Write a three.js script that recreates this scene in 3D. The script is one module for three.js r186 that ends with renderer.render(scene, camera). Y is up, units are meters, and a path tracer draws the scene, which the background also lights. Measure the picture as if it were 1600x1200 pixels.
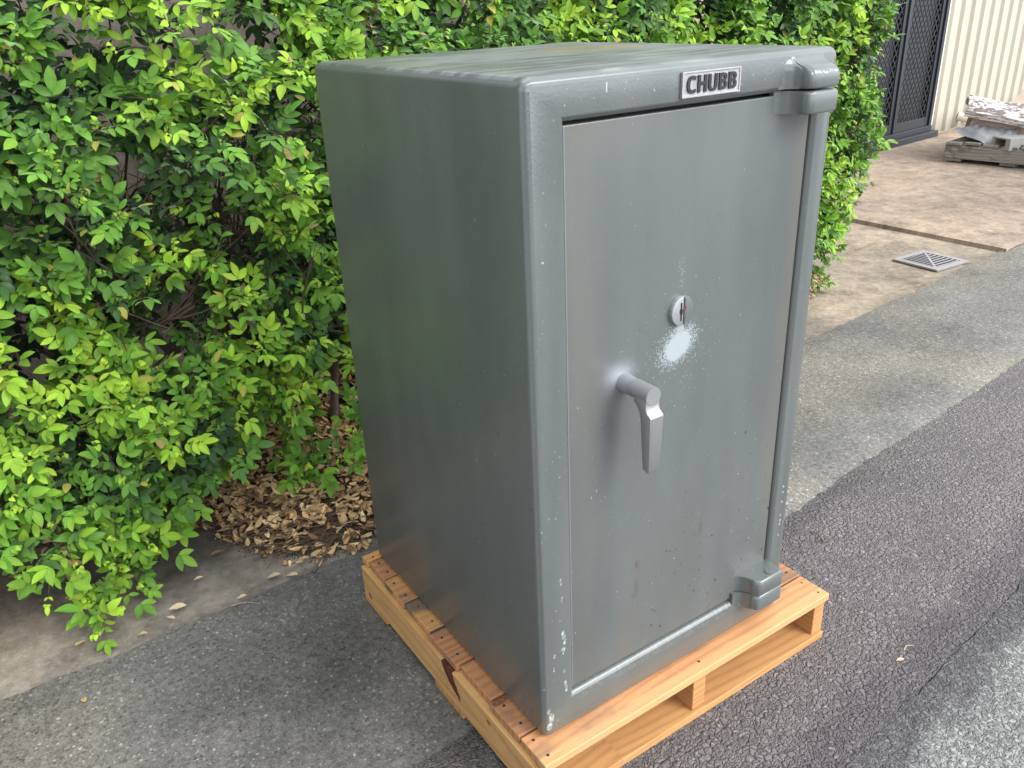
import * as THREE from 'three';
import { RoundedBoxGeometry } from 'three/addons/geometries/RoundedBoxGeometry.js';
import { mergeGeometries, toCreasedNormals, mergeVertices } from 'three/addons/utils/BufferGeometryUtils.js';
import { TextGeometry } from 'three/addons/geometries/TextGeometry.js';
import { FontLoader } from 'three/addons/loaders/FontLoader.js';

// ---------------------------------------------------------------- camera, sky, sun, exposure
const scene = new THREE.Scene();
const camera = new THREE.PerspectiveCamera(49.72, 4 / 3, 0.05, 200);
camera.rotation.order = 'YXZ';
camera.position.set(-0.6807, 1.4843, 0.997);
camera.rotation.set(-0.431, -0.5729, -0.0474);
camera.updateMatrixWorld(true);

const renderer = new THREE.WebGLRenderer({ antialias: true });
renderer.toneMapping = THREE.LinearToneMapping;
renderer.toneMappingExposure = 1.6;
renderer.shadowMap.enabled = true;

const SUN = new THREE.Vector3(0.46, 0.76, 0.8).normalize();

// ---------------------------------------------------------------- random and noise
function rng(seed) {
  let a = seed >>> 0;
  return () => { a = (a + 0x6d2b79f5) | 0; let t = Math.imul(a ^ (a >>> 15), 1 | a); t = (t + Math.imul(t ^ (t >>> 7), 61 | t)) ^ t; return ((t ^ (t >>> 14)) >>> 0) / 4294967296; };
}
const hash = (x, y, z = 0) => { let h = Math.imul(x | 0, 374761393) ^ Math.imul(y | 0, 668265263) ^ Math.imul(z | 0, 2147483647 - 1274126177); h = Math.imul(h ^ (h >>> 13), 1274126177); h ^= h >>> 16; return (h >>> 0) / 4294967296; };
const sm = (t) => t * t * (3 - 2 * t);
const lerp = (a, b, t) => a + (b - a) * t;
const clamp = (v, a = 0, b = 1) => Math.min(b, Math.max(a, v));
const step = (a, b, v) => sm(clamp((v - a) / (b - a)));
function noise2(x, y, s = 0, wrap = 0) {
  let xi = Math.floor(x), yi = Math.floor(y); const u = sm(x - xi), v = sm(y - yi);
  let x1 = xi + 1, y1 = yi + 1;
  if (wrap) { const m = (k) => ((k % wrap) + wrap) % wrap; xi = m(xi); yi = m(yi); x1 = m(x1); y1 = m(y1); }
  return lerp(lerp(hash(xi, yi, s), hash(x1, yi, s), u), lerp(hash(xi, y1, s), hash(x1, y1, s), u), v);
}
function fbm2(x, y, o = 4, s = 0, wrap = 0) { let a = 0.5, t = 0, n = 0; for (let i = 0; i < o; i++) { t += a * noise2(x, y, s + i, wrap); n += a; x *= 2; y *= 2; wrap *= 2; a *= 0.5; } return t / n; }
function noise3(x, y, z, s = 0) {
  const zi = Math.floor(z), w = sm(z - zi);
  return lerp(noise2(x, y, s + zi * 31), noise2(x, y, s + zi * 31 + 31), w);
}
function fbm1(x, o = 4, s = 0) { return fbm2(x, s * 7.31 + 0.5, o, s); }
// nearest and second nearest distance to jittered cell centres, tiling every n cells; also the cell's id
function worley(x, y, n, s) {
  const xi = Math.floor(x), yi = Math.floor(y); let d1 = 9, d2 = 9, id = 0;
  for (let j = -1; j <= 1; j++) for (let i = -1; i <= 1; i++) {
    const cx = xi + i, cy = yi + j, wx = ((cx % n) + n) % n, wy = ((cy % n) + n) % n;
    const px = cx + 0.1 + 0.8 * hash(wx, wy, s), py = cy + 0.1 + 0.8 * hash(wx, wy, s + 1);
    const d = (px - x) * (px - x) + (py - y) * (py - y);
    if (d < d1) { d2 = d1; d1 = d; id = hash(wx, wy, s + 2); } else if (d < d2) d2 = d;
  }
  return [Math.sqrt(d1), Math.sqrt(d2), id];
}

// ---------------------------------------------------------------- sky (bright overcast) and the soft sun behind it
{
  const w = 512, h = 256, d = new Float32Array(w * h * 4);
  for (let j = 0; j < h; j++) for (let i = 0; i < w; i++) {
    const az = ((i + 0.5) / w - 0.5) * 2 * Math.PI, el = ((j + 0.5) / h - 0.5) * Math.PI;
    const y = Math.sin(el), x = Math.cos(el) * Math.cos(az), z = Math.cos(el) * Math.sin(az);
    const dot = x * SUN.x + y * SUN.y + z * SUN.z;
    const cloud = 0.8 + 0.4 * fbm2(3 + x / (Math.abs(y) + 0.35) * 1.6 + 9, 3 + z / (Math.abs(y) + 0.35) * 1.6 + 9, 5, 40);
    let L = (0.8 + 0.02 * clamp(y)) * cloud * (0.8 + 0.48 * (0.62 * x + 0.78 * z)) + 1.2 * Math.exp(-Math.pow(Math.acos(clamp(dot, -1, 1)) / 0.9, 2)) + 0.55 * Math.exp(-Math.pow((el - 0.05) / 0.38, 2)) * clamp(0.55 * x + 0.83 * z);
    const k = (j * w + i) * 4, g = step(0.02, -0.06, y);
    d[k] = lerp(L * 0.93, 0.2, g); d[k + 1] = lerp(L * 0.985, 0.19, g); d[k + 2] = lerp(L * 1.06, 0.17, g); d[k + 3] = 1;
  }
  const t = new THREE.DataTexture(d, w, h, THREE.RGBAFormat, THREE.FloatType);
  t.mapping = THREE.EquirectangularReflectionMapping; t.magFilter = THREE.LinearFilter; t.minFilter = THREE.LinearFilter; t.needsUpdate = true;
  scene.background = t; scene.environment = t;
  const sun = new THREE.DirectionalLight(new THREE.Color(1, 0.965, 0.9), 1.5);
  sun.position.copy(SUN).multiplyScalar(15).add(new THREE.Vector3(1, 0, -1)); sun.target.position.set(1, 0, -1);
  sun.castShadow = true; sun.shadow.radius = 50; sun.shadow.mapSize.set(2048, 2048);
  const c = sun.shadow.camera; c.left = -9; c.right = 11; c.top = 9; c.bottom = -9; c.near = 0.5; c.far = 40;
  sun.name = 'sun';
  scene.add(sun, sun.target);
}

// ---------------------------------------------------------------- helpers
const V = (x, y, z) => new THREE.Vector3(x, y, z);
const used = new Map();
function numbered(n) { const k = used.get(n) || 0; used.set(n, k + 1); return k ? `${n}_${String(k).padStart(3, '0')}` : n; }
function mesh(name, geo, mat, parent = scene) {
  const m = new THREE.Mesh(geo, mat); m.name = parent === scene ? numbered(name) : name; m.castShadow = m.receiveShadow = true; parent.add(m); return m;
}
function struct(name, geo, mat) { const m = mesh(name, geo, mat); m.userData.kind = 'structure'; return m; }
function thing(name, label, category, x = 0, y = 0, z = 0, ry = 0, group) {
  const o = new THREE.Group(); o.name = numbered(name); o.position.set(x, y, z); o.rotation.y = ry; o.userData = { label, category };
  if (group) o.userData.group = group; scene.add(o); return o;
}
function tag(o, label, category, group) { o.userData.label = label; o.userData.category = category; if (group) o.userData.group = group; return o; }
const enc = (v) => { v = clamp(v); return Math.round(255 * (v <= 0.0031308 ? v * 12.92 : 1.055 * Math.pow(v, 1 / 2.4) - 0.055)); };
function dataTex(w, h, fn, srgb = true, repeat = [1, 1]) {
  const d = new Uint8Array(w * h * 4), o = [0, 0, 0];
  for (let j = 0; j < h; j++) for (let i = 0; i < w; i++) {
    fn(i, j, o); const k = (j * w + i) * 4;
    if (srgb) { d[k] = enc(o[0]); d[k + 1] = enc(o[1]); d[k + 2] = enc(o[2]); } else { d[k] = clamp(o[0]) * 255; d[k + 1] = clamp(o[1]) * 255; d[k + 2] = clamp(o[2]) * 255; }
    d[k + 3] = 255;
  }
  const t = new THREE.DataTexture(d, w, h); t.wrapS = t.wrapT = THREE.RepeatWrapping; t.magFilter = THREE.LinearFilter; t.minFilter = THREE.LinearMipmapLinearFilter; t.generateMipmaps = true;
  if (srgb) t.colorSpace = THREE.SRGBColorSpace; t.repeat.set(...repeat); t.needsUpdate = true; return t;
}
const std = (o) => new THREE.MeshStandardMaterial({ side: THREE.DoubleSide, ...o });
const rgb = (r, g, b) => new THREE.Color().setRGB(r, g, b);
function box(w, h, d, x = 0, y = 0, z = 0, r = 0) { const g = r ? new RoundedBoxGeometry(w, h, d, 2, r) : new THREE.BoxGeometry(w, h, d); g.translate(x, y, z); return g; }
// uv in metres from the dominant normal of each triangle
function planarUV(geo, f) {
  const g = geo.index ? geo.toNonIndexed() : geo, p = g.attributes.position, uv = new Float32Array(p.count * 2), a = V(), b = V(), c = V();
  for (let i = 0; i < p.count; i += 3) {
    a.fromBufferAttribute(p, i); b.fromBufferAttribute(p, i + 1); c.fromBufferAttribute(p, i + 2);
    const n = b.clone().sub(a).cross(c.clone().sub(a)), ax = Math.abs(n.x), ay = Math.abs(n.y), az = Math.abs(n.z);
    const dir = ax >= ay && ax >= az ? 'x' : ay >= az ? 'y' : 'z';
    [a, b, c].forEach((v, k) => { const t = f(v, dir, n); uv[(i + k) * 2] = t[0]; uv[(i + k) * 2 + 1] = t[1]; });
  }
  g.setAttribute('uv', new THREE.BufferAttribute(uv, 2)); return g;
}
function tube(pts, r0, r1, seg, rad = 5) {   // tapered tube along a smooth curve
  const curve = new THREE.CatmullRomCurve3(pts), pos = [], idx = [], uv = [];
  const fr = curve.computeFrenetFrames(seg, false);
  for (let i = 0; i <= seg; i++) {
    const t = i / seg, p = curve.getPointAt(t), r = lerp(r0, r1, t);
    for (let j = 0; j <= rad; j++) { const a = j / rad * 2 * Math.PI, q = p.clone().addScaledVector(fr.normals[i], Math.cos(a) * r).addScaledVector(fr.binormals[i], Math.sin(a) * r); pos.push(q.x, q.y, q.z); uv.push(j / rad, t * curve.getLength() * 4); }
  }
  for (let i = 0; i < seg; i++) for (let j = 0; j < rad; j++) { const a = i * (rad + 1) + j, b = a + rad + 1; idx.push(a, b, a + 1, b, b + 1, a + 1); }
  const g = new THREE.BufferGeometry(); g.setAttribute('position', new THREE.Float32BufferAttribute(pos, 3)); g.setAttribute('uv', new THREE.Float32BufferAttribute(uv, 2)); g.setIndex(idx); g.computeVertexNormals(); return g;
}

// ---------------------------------------------------------------- ground surfaces
// The place is turned a little against the safe: its lines run as z = z0 - 0.09 x
const SL = -0.09;
const XS = []; for (let x = -14; x < -1.6; x += 0.4) XS.push(x); for (let x = -1.6; x < 5.2; x += 0.0125) XS.push(x); for (let x = 5.2; x < 12; x += 0.1) XS.push(x); for (let x = 12; x <= 40; x += 1) XS.push(x);
function strip(xs, zA, zB, nz, yf, tint, skirt) {
  const pos = [], uv = [], col = [], idx = [], c = [1, 1, 1];
  xs.forEach((x) => { const a = zA(x), b = zB(x); for (let j = 0; j <= nz; j++) { const t = skirt ? clamp((j - 1) / (nz - 2)) : j / nz, z = lerp(a, b, t); pos.push(x, yf(x, z, t) - (skirt && (j === 0 || j === nz) ? 0.022 : 0), z); uv.push(x, z); c[0] = c[1] = c[2] = 1; tint(x, z, c); col.push(c[0], c[1], c[2]); } });
  const m = nz + 1;
  for (let i = 0; i < xs.length - 1; i++) for (let j = 0; j < nz; j++) { const a = i * m + j, b = a + m; idx.push(a, a + 1, b, b, a + 1, b + 1); }
  const g = new THREE.BufferGeometry(); g.setAttribute('position', new THREE.Float32BufferAttribute(pos, 3)); g.setAttribute('uv', new THREE.Float32BufferAttribute(uv, 2)); g.setAttribute('color', new THREE.Float32BufferAttribute(col, 3)); g.setIndex(idx); g.computeVertexNormals();
  if (skirt) { const n = g.attributes.normal; for (let i = 0; i < xs.length; i++) for (const [a, b] of [[0, 2], [1, 2], [nz, nz - 2], [nz - 1, nz - 2]]) n.setXYZ(i * m + a, n.getX(i * m + b), n.getY(i * m + b), n.getZ(i * m + b)); }
  return g;
}
// edges
const edgeConc = (x) => (x < 0.3 ? -0.985 - 0.02 * step(-0.9, 0.2, x) : -1.005 - 0.112 * (x - 0.3) + 0.022 * clamp(x - 2.6, 0, 6)) + 0.04 * (fbm1(x * 3.1, 4, 3) - 0.5) + 0.022 * (fbm1(x * 24, 4, 4) - 0.5);
const seamA = (x) => -0.215 + SL * x - 0.03 * step(0.8, 1.6, x) + 0.03 * (fbm1(x * 4, 4, 6) - 0.5) + 0.024 * (fbm1(x * 33, 4, 7) - 0.5);
const seamB = (x) => 0.385 - 0.105 * x + 0.035 * (fbm1(x * 3, 4, 9) - 0.5) + 0.014 * (fbm1(x * 37, 4, 11) - 0.5);
const seamB2 = (x) => seamB(x) + 0.0003 + 0.009 * Math.max(0, fbm1(x * 9, 3, 13) - 0.42) + 0.002 * fbm1(x * 70, 2, 14);

// fine worn asphalt
const T1 = 1.3, N1 = 1024;
const fineH = new Float32Array(N1 * N1);
const fineCol = dataTex(N1, N1, (i, j, o) => {
  const u = i / N1, v = j / N1;
  const wu = u + 0.004 * (noise2(u * 90, v * 90, 32, 90) - 0.5), wv = v + 0.004 * (noise2(u * 90, v * 90, 33, 90) - 0.5);
  const [d1, d2, id] = worley(wu * 150, wv * 150, 150, 11), [e1, , id2] = worley(wu * 61, wv * 61, 61, 21), [g1, , id3] = worley(wu * 300, wv * 300, 300, 15);
  const n = fbm2(u * 6, v * 6, 5, 31, 6), mid = fbm2(u * 130, v * 130, 3, 35, 130), fine = hash(i, j, 5);
  let b = 0.125 + 0.07 * (n - 0.5) + 0.1 * (mid - 0.5) + 0.07 * (fine - 0.5) + 0.11 * (id3 - 0.5) * clamp(1.2 - g1 * 1.6);
  const chip = id > 0.93 - 0.14 * step(0.5, 0.75, n) ? clamp(1.5 - d1 * (2.4 + 3 * hash(Math.floor(id * 1e5), 7))) : 0, hole = id < 0.025 ? clamp(1.2 - d1 * 2.2) : 0, stone = id2 > 0.975 ? clamp(1.6 - e1 * (3.6 + 4 * hash(Math.floor(id2 * 1e5), 3))) : 0;
  b += chip * 0.17 * (0.3 + hash(Math.floor(id * 9999), 1)); b *= 1 - 0.6 * hole; b = lerp(b, 0.3 * (0.6 + 0.6 * hash(Math.floor(id2 * 9999), 2)), stone * 0.8);
  const warm = 1.05;
  fineH[j * N1 + i] = 0.5 * mid + 0.15 * fine + 0.2 * n + 0.16 * chip + 0.2 * stone - 0.25 * hole;
  o[0] = b * warm; o[1] = b * 1.0; o[2] = b * 0.935;
}, true, [1 / T1, 1 / T1]);
const fineBump = dataTex(N1, N1, (i, j, o) => { o[0] = o[1] = o[2] = fineH[j * N1 + i]; }, false, [1 / T1, 1 / T1]);
// coarse dark asphalt with open texture
const T2 = 1.1;
const coH = new Float32Array(N1 * N1), coS = new Float32Array(N1 * N1);
const coarseCol = dataTex(N1, N1, (i, j, o) => {
  const u0 = i / N1, v0 = j / N1;
  const w1 = fbm2(u0 * 70, v0 * 70, 3, 71, 70) - 0.5, w2 = fbm2(u0 * 70, v0 * 70, 3, 75, 70) - 0.5, u = u0 + 0.016 * w1, v = v0 + 0.016 * w2;
  const [d1, d2, id] = worley(u * 76, v * 76, 76, 41), [e1, e2, id2] = worley(u * 170, v * 170, 170, 51), [g1, , id3] = worley(u0 * 330, v0 * 330, 330, 55);
  const n = fbm2(u0 * 5, v0 * 5, 5, 61, 5), pa = fbm2(u0 * 80, v0 * 80, 3, 65, 80), f = hash(i, j, 9);
  const cr = clamp((d2 - d1) * 4.2), cr2 = clamp((e2 - e1) * 3.4), big = step(0.38, 0.58, pa + 0.5 * (n - 0.5)), sml = step(0.45, 0.6, 1 - pa);
  const crev = Math.min(1 - 0.8 * big * (1 - cr), 1 - 0.65 * sml * (1 - cr2)), dome = clamp(1 - d1 * d1 * 1.6) * big + clamp(1 - e1 * e1 * 1.6) * 0.6 * sml;
  let b = (0.1 + 0.035 * (id - 0.5) + 0.04 * (n - 0.5) + 0.03 * (id2 - 0.5) + 0.03 * (f - 0.5) + 0.04 * (id3 - 0.5) * clamp(1.3 - g1 * 1.5)) * (0.48 + 0.52 * crev);
  if (id3 > 0.985) b += 0.16 * clamp(1.3 - g1 * 2); if (id2 > 0.985) b += 0.12 * clamp(1.2 - e1 * 2.2);
  coH[j * N1 + i] = clamp(0.36 * crev + 0.34 * dome + 0.14 * id * cr + 0.1 * id2 * cr2 + 0.08 * pa + 0.05 * f - 0.05); coS[j * N1 + i] = cr;
  o[0] = b * 1.08; o[1] = b * 0.985; o[2] = b * 0.94;
}, true, [1 / T2, 1 / T2]);
const coarseBump = dataTex(N1, N1, (i, j, o) => { o[0] = o[1] = o[2] = coH[j * N1 + i]; }, false, [1 / T2, 1 / T2]);
// pale coarse chip seal
const paleCol = dataTex(N1, N1, (i, j, o) => {
  const u0 = i / N1, v0 = j / N1, w1 = fbm2(u0 * 70, v0 * 70, 3, 71, 70) - 0.5, w2 = fbm2(u0 * 70, v0 * 70, 3, 75, 70) - 0.5, u = u0 + 0.016 * w1, v = v0 + 0.016 * w2;
  const [d1, d2, id] = worley(u * 108, v * 108, 108, 41), [e1, e2, id2] = worley(u * 210, v * 210, 210, 51), n = fbm2(u0 * 5, v0 * 5, 5, 63, 5), pa = fbm2(u0 * 80, v0 * 80, 3, 65, 80), f = hash(i >> 1, j >> 1, 8);
  const cr = clamp((d2 - d1) * 3.2), cr2 = clamp((e2 - e1) * 3), big = id > 0.5 ? 1 : 0;
  let b = lerp(0.24 + 0.16 * (id2 - 0.45) * cr2, 0.3 + 0.22 * (id - 0.6), big * step(0.1, 0.5, cr)) * (0.45 + 0.55 * lerp(cr2, cr, big)) + 0.07 * (n - 0.5) + 0.06 * (f - 0.5) + 0.06 * (pa - 0.5);
  o[0] = b * 1.0; o[1] = b * 1.0; o[2] = b * 0.94;
}, true, [1 / T2, 1 / T2]);
// weathered concrete
const T3 = 1.7, ccH = new Float32Array(N1 * N1);
const concCol = dataTex(N1, N1, (i, j, o) => {
  const u = i / N1, v = j / N1, n = fbm2(u * 7, v * 7, 6, 81, 7), m = fbm2(u * 26, v * 26, 4, 91, 26), f = hash(i, j, 6);
  const [d1, d2, id] = worley(u * 130, v * 130, 130, 95), pit = id > 0.9 ? clamp(1.1 - d1 * 2.6) : 0, peb = id < 0.1 ? clamp(1.1 - d1 * 2.4) : 0;
  const r2 = fbm2(u * 90, v * 90, 3, 97, 90); let b = 0.235 + 0.13 * (n - 0.5) + 0.17 * (m - 0.5) + 0.14 * (r2 - 0.5) + 0.07 * (f - 0.5); b *= 1 - 0.35 * pit * n; b += 0.1 * peb * f;
  ccH[j * N1 + i] = 0.45 + 0.5 * (m - 0.5) + 0.25 * (f - 0.5) + 0.5 * (r2 - 0.5) - 0.2 * pit + 0.2 * peb;
  o[0] = b * 1.07; o[1] = b * 0.985; o[2] = b * 0.86;
}, true, [1 / T3, 1 / T3]);
const concBump = dataTex(N1, N1, (i, j, o) => { o[0] = o[1] = o[2] = ccH[j * N1 + i]; }, false, [1 / T3, 1 / T3]);

const M = {};
M.fine = std({ map: fineCol, bumpMap: fineBump, bumpScale: 0.0028, roughness: 0.8, vertexColors: true });
M.coarse = std({ map: coarseCol, bumpMap: coarseBump, bumpScale: 0.009, roughness: 0.72, vertexColors: true });
M.pale = std({ map: paleCol, bumpMap: coarseBump, bumpScale: 0.0065, roughness: 0.85, vertexColors: true });
M.conc = std({ map: concCol, bumpMap: concBump, bumpScale: 0.003, roughness: 0.9, vertexColors: true });
M.slab = std({ map: concCol, bumpMap: concBump, bumpScale: 0.002, roughness: 0.9, vertexColors: true, color: rgb(1.28, 1.06, 0.93) });
M.soil = std({ color: rgb(0.1, 0.068, 0.043), map: concCol, bumpMap: concBump, bumpScale: 0.008, roughness: 1, vertexColors: true });
M.soil.color = rgb(0.34, 0.25, 0.18);
M.base = std({ color: rgb(0.035, 0.032, 0.03), roughness: 1 });

// base sheet to the horizon
{ const g = new THREE.PlaneGeometry(240, 240); g.rotateX(-Math.PI / 2); g.translate(0, -0.03, 0); const m = struct('ground', g, M.base); }
// asphalt lane between the concrete and the first seam; the pallet stands across it
{
  const rut = (x, z) => fbm2(x * 0.9 + 4, z * 1.4 + 7, 4, 101);
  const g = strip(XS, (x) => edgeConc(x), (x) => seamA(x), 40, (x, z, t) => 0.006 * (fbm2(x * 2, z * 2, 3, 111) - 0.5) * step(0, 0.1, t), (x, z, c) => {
    const n = fbm2(x * 2.2, z * 2.2, 5, 121), m = fbm2(x * 9, z * 9, 4, 123), far = step(0.6, 3.2, x);
    const dz = seamA(x) - z;                                   // worn pale band along the seam
    const worn = x > 0.9 ? step(0.22, -0.02, dz + 0.16 * (m - 0.5)) * step(0.9, 1.35, x) : 0;
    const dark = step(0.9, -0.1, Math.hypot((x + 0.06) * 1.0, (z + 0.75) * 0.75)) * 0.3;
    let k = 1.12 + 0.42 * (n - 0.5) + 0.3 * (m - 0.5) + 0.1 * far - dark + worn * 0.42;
    const brown = 0.02 + 0.07 * step(0.3, 0.8, n);
    c[0] = k * (1 + brown); c[1] = k * (1 + brown * 0.4); c[2] = k * (1 - brown);
  }, true);
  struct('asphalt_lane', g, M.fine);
}
// dark coarse patch strip
{
  const xs = XS;
  const g = strip(xs, (x) => seamA(x) - 0.012, (x) => seamB(x), 44, (x, z, t) => 0.0025 + 0.004 * (fbm2(x * 3, z * 3, 3, 131) - 0.5), (x, z, c) => {
    const n = fbm2(x * 1.8, z * 1.8, 4, 141), m = fbm2(x * 11, z * 11, 4, 143);
    const tar = step(0.15, 0.05, seamB(x) - z + 0.08 * (m - 0.5)), smear = step(0.1, 0.02, z - seamA(x) + 0.12 * (m - 0.5)) * step(1.9, 1.2, x);
    const far = step(0.8, 3.5, x);
    const k = 1.4 + 0.35 * (n - 0.5) + 0.25 * (m - 0.5) + 0.4 * far - 0.42 * tar - 0.42 * smear;
    const p = 0.02 + 0.05 * (n - 0.3) + 0.02 * tar; c[0] = k * (1 + p); c[1] = k * (1 - p * 0.4); c[2] = k * (1 + p * 0.5 + 0.05 * tar);
  }, true);
  struct('asphalt_patch', g, M.coarse);
}
// pale coarse road beyond the crack
{
  const xs = XS;
  const g = strip(xs, (x) => seamB2(x), (x) => seamB2(x) + 0.5, 40, (x, z, t) => 0.004, (x, z, c) => {
    const m = fbm2(x * 9, z * 9, 4, 153), n = fbm2(x * 2, z * 2, 3, 155);
    const tar = step(0.12, 0.05, z - seamB2(x) + 0.13 * (m - 0.5) + 0.05 * (fbm2(x * 60, z * 60, 2, 157) - 0.5));
    const k = lerp(0.98 + 0.3 * (n - 0.5), 0.4, tar); c[0] = k * (1 + 0.03 * tar); c[1] = k * (1 - 0.02 * tar); c[2] = k * (1 + 0.08 * tar);
  }, true);
  const far = strip([-14, -6, -2, 2, 6, 14, 40], (x) => 0.885 - 0.105 * x - 0.05, () => 30, 1, () => -0.003, () => 0);
  struct('asphalt_road', mergeGeometries([g, far]), M.pale);
}
// concrete path beside the hedge
{
  const g = strip(XS.filter((x) => x < 4.46), (x) => -2.75 + SL * x, (x) => edgeConc(x) + 0.02, 56, (x, z) => -0.007 + 0.004 * (fbm2(x * 3, z * 3, 3, 161) - 0.5), (x, z, c) => {
    const n = fbm2(x * 2.4, z * 2.4, 5, 171), m = fbm2(x * 9, z * 9, 4, 173), d = edgeConc(x) - z, right = step(1.5, 2.6, x);
    const dirt = step(0.5, 0.12, Math.abs(d - 0.55 - 0.3 * (n - 0.5))) * (1 - right) * 0.42;
    const joint = right * step(0.02, 0.004, Math.abs(z - (-2.03 - 0.09 * (x - 3.93)) + 0.01 * (m - 0.5))) * step(4.2, 4.0, x) * step(0.35, 0.5, m + 0.12);
    const edge = right * step(0.10, 0.0, d + 0.06 * (m - 0.5));
    let k = lerp(0.86, 1.05, right) + 0.7 * (n - 0.5) + 0.45 * (m - 0.5) - dirt - 0.55 * joint - 0.2 * edge;
    const w = lerp(0.08, 0.14, right) + 0.1 * (n - 0.5); c[0] = k * (1 + w); c[1] = k; c[2] = k * (1 - w);
  });
  struct('concrete_path', g, M.conc);
}
// raised concrete slab in front of the shed door
{
  const xs = []; for (let x = 4.43; x < 12; x += 0.05) xs.push(x); xs.push(12, 16, 24);
  const top = strip(xs, () => -6.5, (x) => edgeConc(x) + 0.03, 70, (x, z, t) => 0.028 * (1 - step(4.48, 4.43, x) * 0.35) - 0.022 * step(0.6, 0, edgeConc(x) - z) , (x, z, c) => {
    const n = fbm2(x * 1.1 + 3, z * 1.5, 5, 181), m = fbm2(x * 6, z * 6, 4, 183);
    const damp = step(0.75, 0.1, Math.abs(z + 2.1 + 0.13 * (x - 5) + 0.4 * (n - 0.5))) * 0.22 * step(4.4, 5.2, x);
    const k = 1 + 0.26 * (n - 0.5) + 0.1 * (m - 0.5) - damp * 0.8; c[0] = k * (1 + 0.05 * (n - 0.5)); c[1] = k; c[2] = k * (1 - 0.1 * (n - 0.4));
  });
  const e = strip([4.43, 4.4301], () => -6.5, () => -1.4, 90, (x, z) => (x > 4.43 ? 0.0182 : -0.03), (x, z, c) => { const k = 0.75; c[0] = c[1] = c[2] = k; });
  const p = e.attributes.position; for (let i = 0; i < p.count; i++) { const w = 0.03 * (fbm1(p.getZ(i) * 5, 3, 19) - 0.5); p.setX(i, p.getX(i) + (p.getY(i) < 0 ? -0.012 + w : 0)); } e.computeVertexNormals();
  struct('concrete_slab', mergeGeometries([top, e]), M.slab);
}
// soil bed under the hedge, spilling over the path beside the safe
const soilEdge = (x) => {
  const b = x < -0.45 ? -1.62 : x < -0.08 ? lerp(-1.6, -1.06, step(-0.45, -0.08, x)) : x < 0.5 ? lerp(-1.06, -1.03, (x + 0.08) / 0.58) : x < 2.6 ? lerp(-1.03, -1.5, (x - 0.5) / 2.1) : lerp(-1.5, -1.95, (x - 2.6) / 0.9);
  return b + 0.09 * (fbm1(x * 4, 4, 23) - 0.5) + 0.03 * (fbm1(x * 25, 3, 24) - 0.5);
};
const soilH = (x, z) => { const t = soilEdge(x) - z; return -0.005 + 0.05 * step(0, 0.4, t) + 0.025 * (fbm2(x * 5, z * 5, 4, 191) - 0.4) * step(0, 0.15, t) + 0.007 * (fbm2(x * 30, z * 30, 3, 193) - 0.3) * step(0, 0.05, t); };
{
  const xs = XS.filter((x) => x > -6 && x < 3.4);
  const g = strip(xs, (x) => -3.9 + SL * x, (x) => soilEdge(x), 110, (x, z, t) => (t === 1 ? -0.012 : soilH(x, z)), (x, z, c) => { const k = 0.75 + 0.7 * (fbm2(x * 8, z * 8, 4, 195) - 0.5); c[0] = c[1] = c[2] = k; });
  struct('soil_bed', g, M.soil);
}

// ---------------------------------------------------------------- wood
function woodTex(seed, base, dark, opts = {}) {
  const w = 1024, h = 256, R = rng(seed), knots = [];
  for (let i = 0; i < (opts.knots ?? 2); i++) knots.push([R() * w, R() * h, 8 + R() * 14]);
  const cat = R() * 4, yc = 0.2 + R() * 0.6;
  return dataTex(w, h, (i, j, o) => {
    let x = i / w * 4, y = j / h, bend = 0, kn = 0;
    for (const [kx, ky, kr] of knots) { const dx = (i - kx) / 2.2, dy = j - ky, d = Math.hypot(dx, dy); bend += Math.sign(dy || 1) * 0.045 * Math.exp(-d * d / (kr * kr * 9)); kn = Math.max(kn, step(kr, kr * 0.55, d) * (0.75 + 0.25 * Math.sin(d * 1.6))); }
    const yy = y + bend + 0.16 * (fbm2(x * 0.6, y * 1.2, 4, seed) - 0.5);
    const dist = Math.abs(yy - yc) + 0.02 * Math.pow(x - cat, 2) * (opts.cathedral ?? 0.4);
    const ring = Math.pow(0.5 + 0.5 * Math.sin(dist * 80 + 14 * fbm2(x * 0.35, yy * 2.4, 3, seed + 5)), 2.2) * (0.35 + 0.9 * fbm2(x * 0.5, y * 4, 3, seed + 7));
    const fib = fbm2(x * 9, y * 150, 3, seed + 9), blot = fbm2(x * 2.2, y * 3.2, 5, seed + 13);
    let k = 0.5 * ring + 0.35 * (fib - 0.4) + 0.5 * (blot - 0.45); k = clamp(k);
    const st = opts.stain ? step(0.5, 0.68, fbm2(x * 3, y * 3 + 3, 5, seed + 17)) * opts.stain : 0;
    for (let c = 0; c < 3; c++) { let v = lerp(base[c], dark[c], k); v = lerp(v, dark[c] * 0.28, kn * 0.85); v = lerp(v, [0.12, 0.1, 0.085][c], st); if (opts.sap) v = lerp(v, [0.6, 0.38, 0.165][c] * (0.8 + 0.4 * fib), step(0.55, 0.575, y + 0.05 * (fbm2(x * 3, 2, 3, seed) - 0.5)) * opts.sap); o[c] = v * (0.93 + 0.14 * hash(i, j, seed)); }
  }, true, [1, 1]);
}
const PINE = [0.6, 0.31, 0.115], PINED = [0.36, 0.155, 0.05];
const RED = [0.53, 0.245, 0.11], REDD = [0.28, 0.11, 0.05], GOLD = [0.56, 0.29, 0.105], GOLDD = [0.33, 0.145, 0.05];
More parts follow.
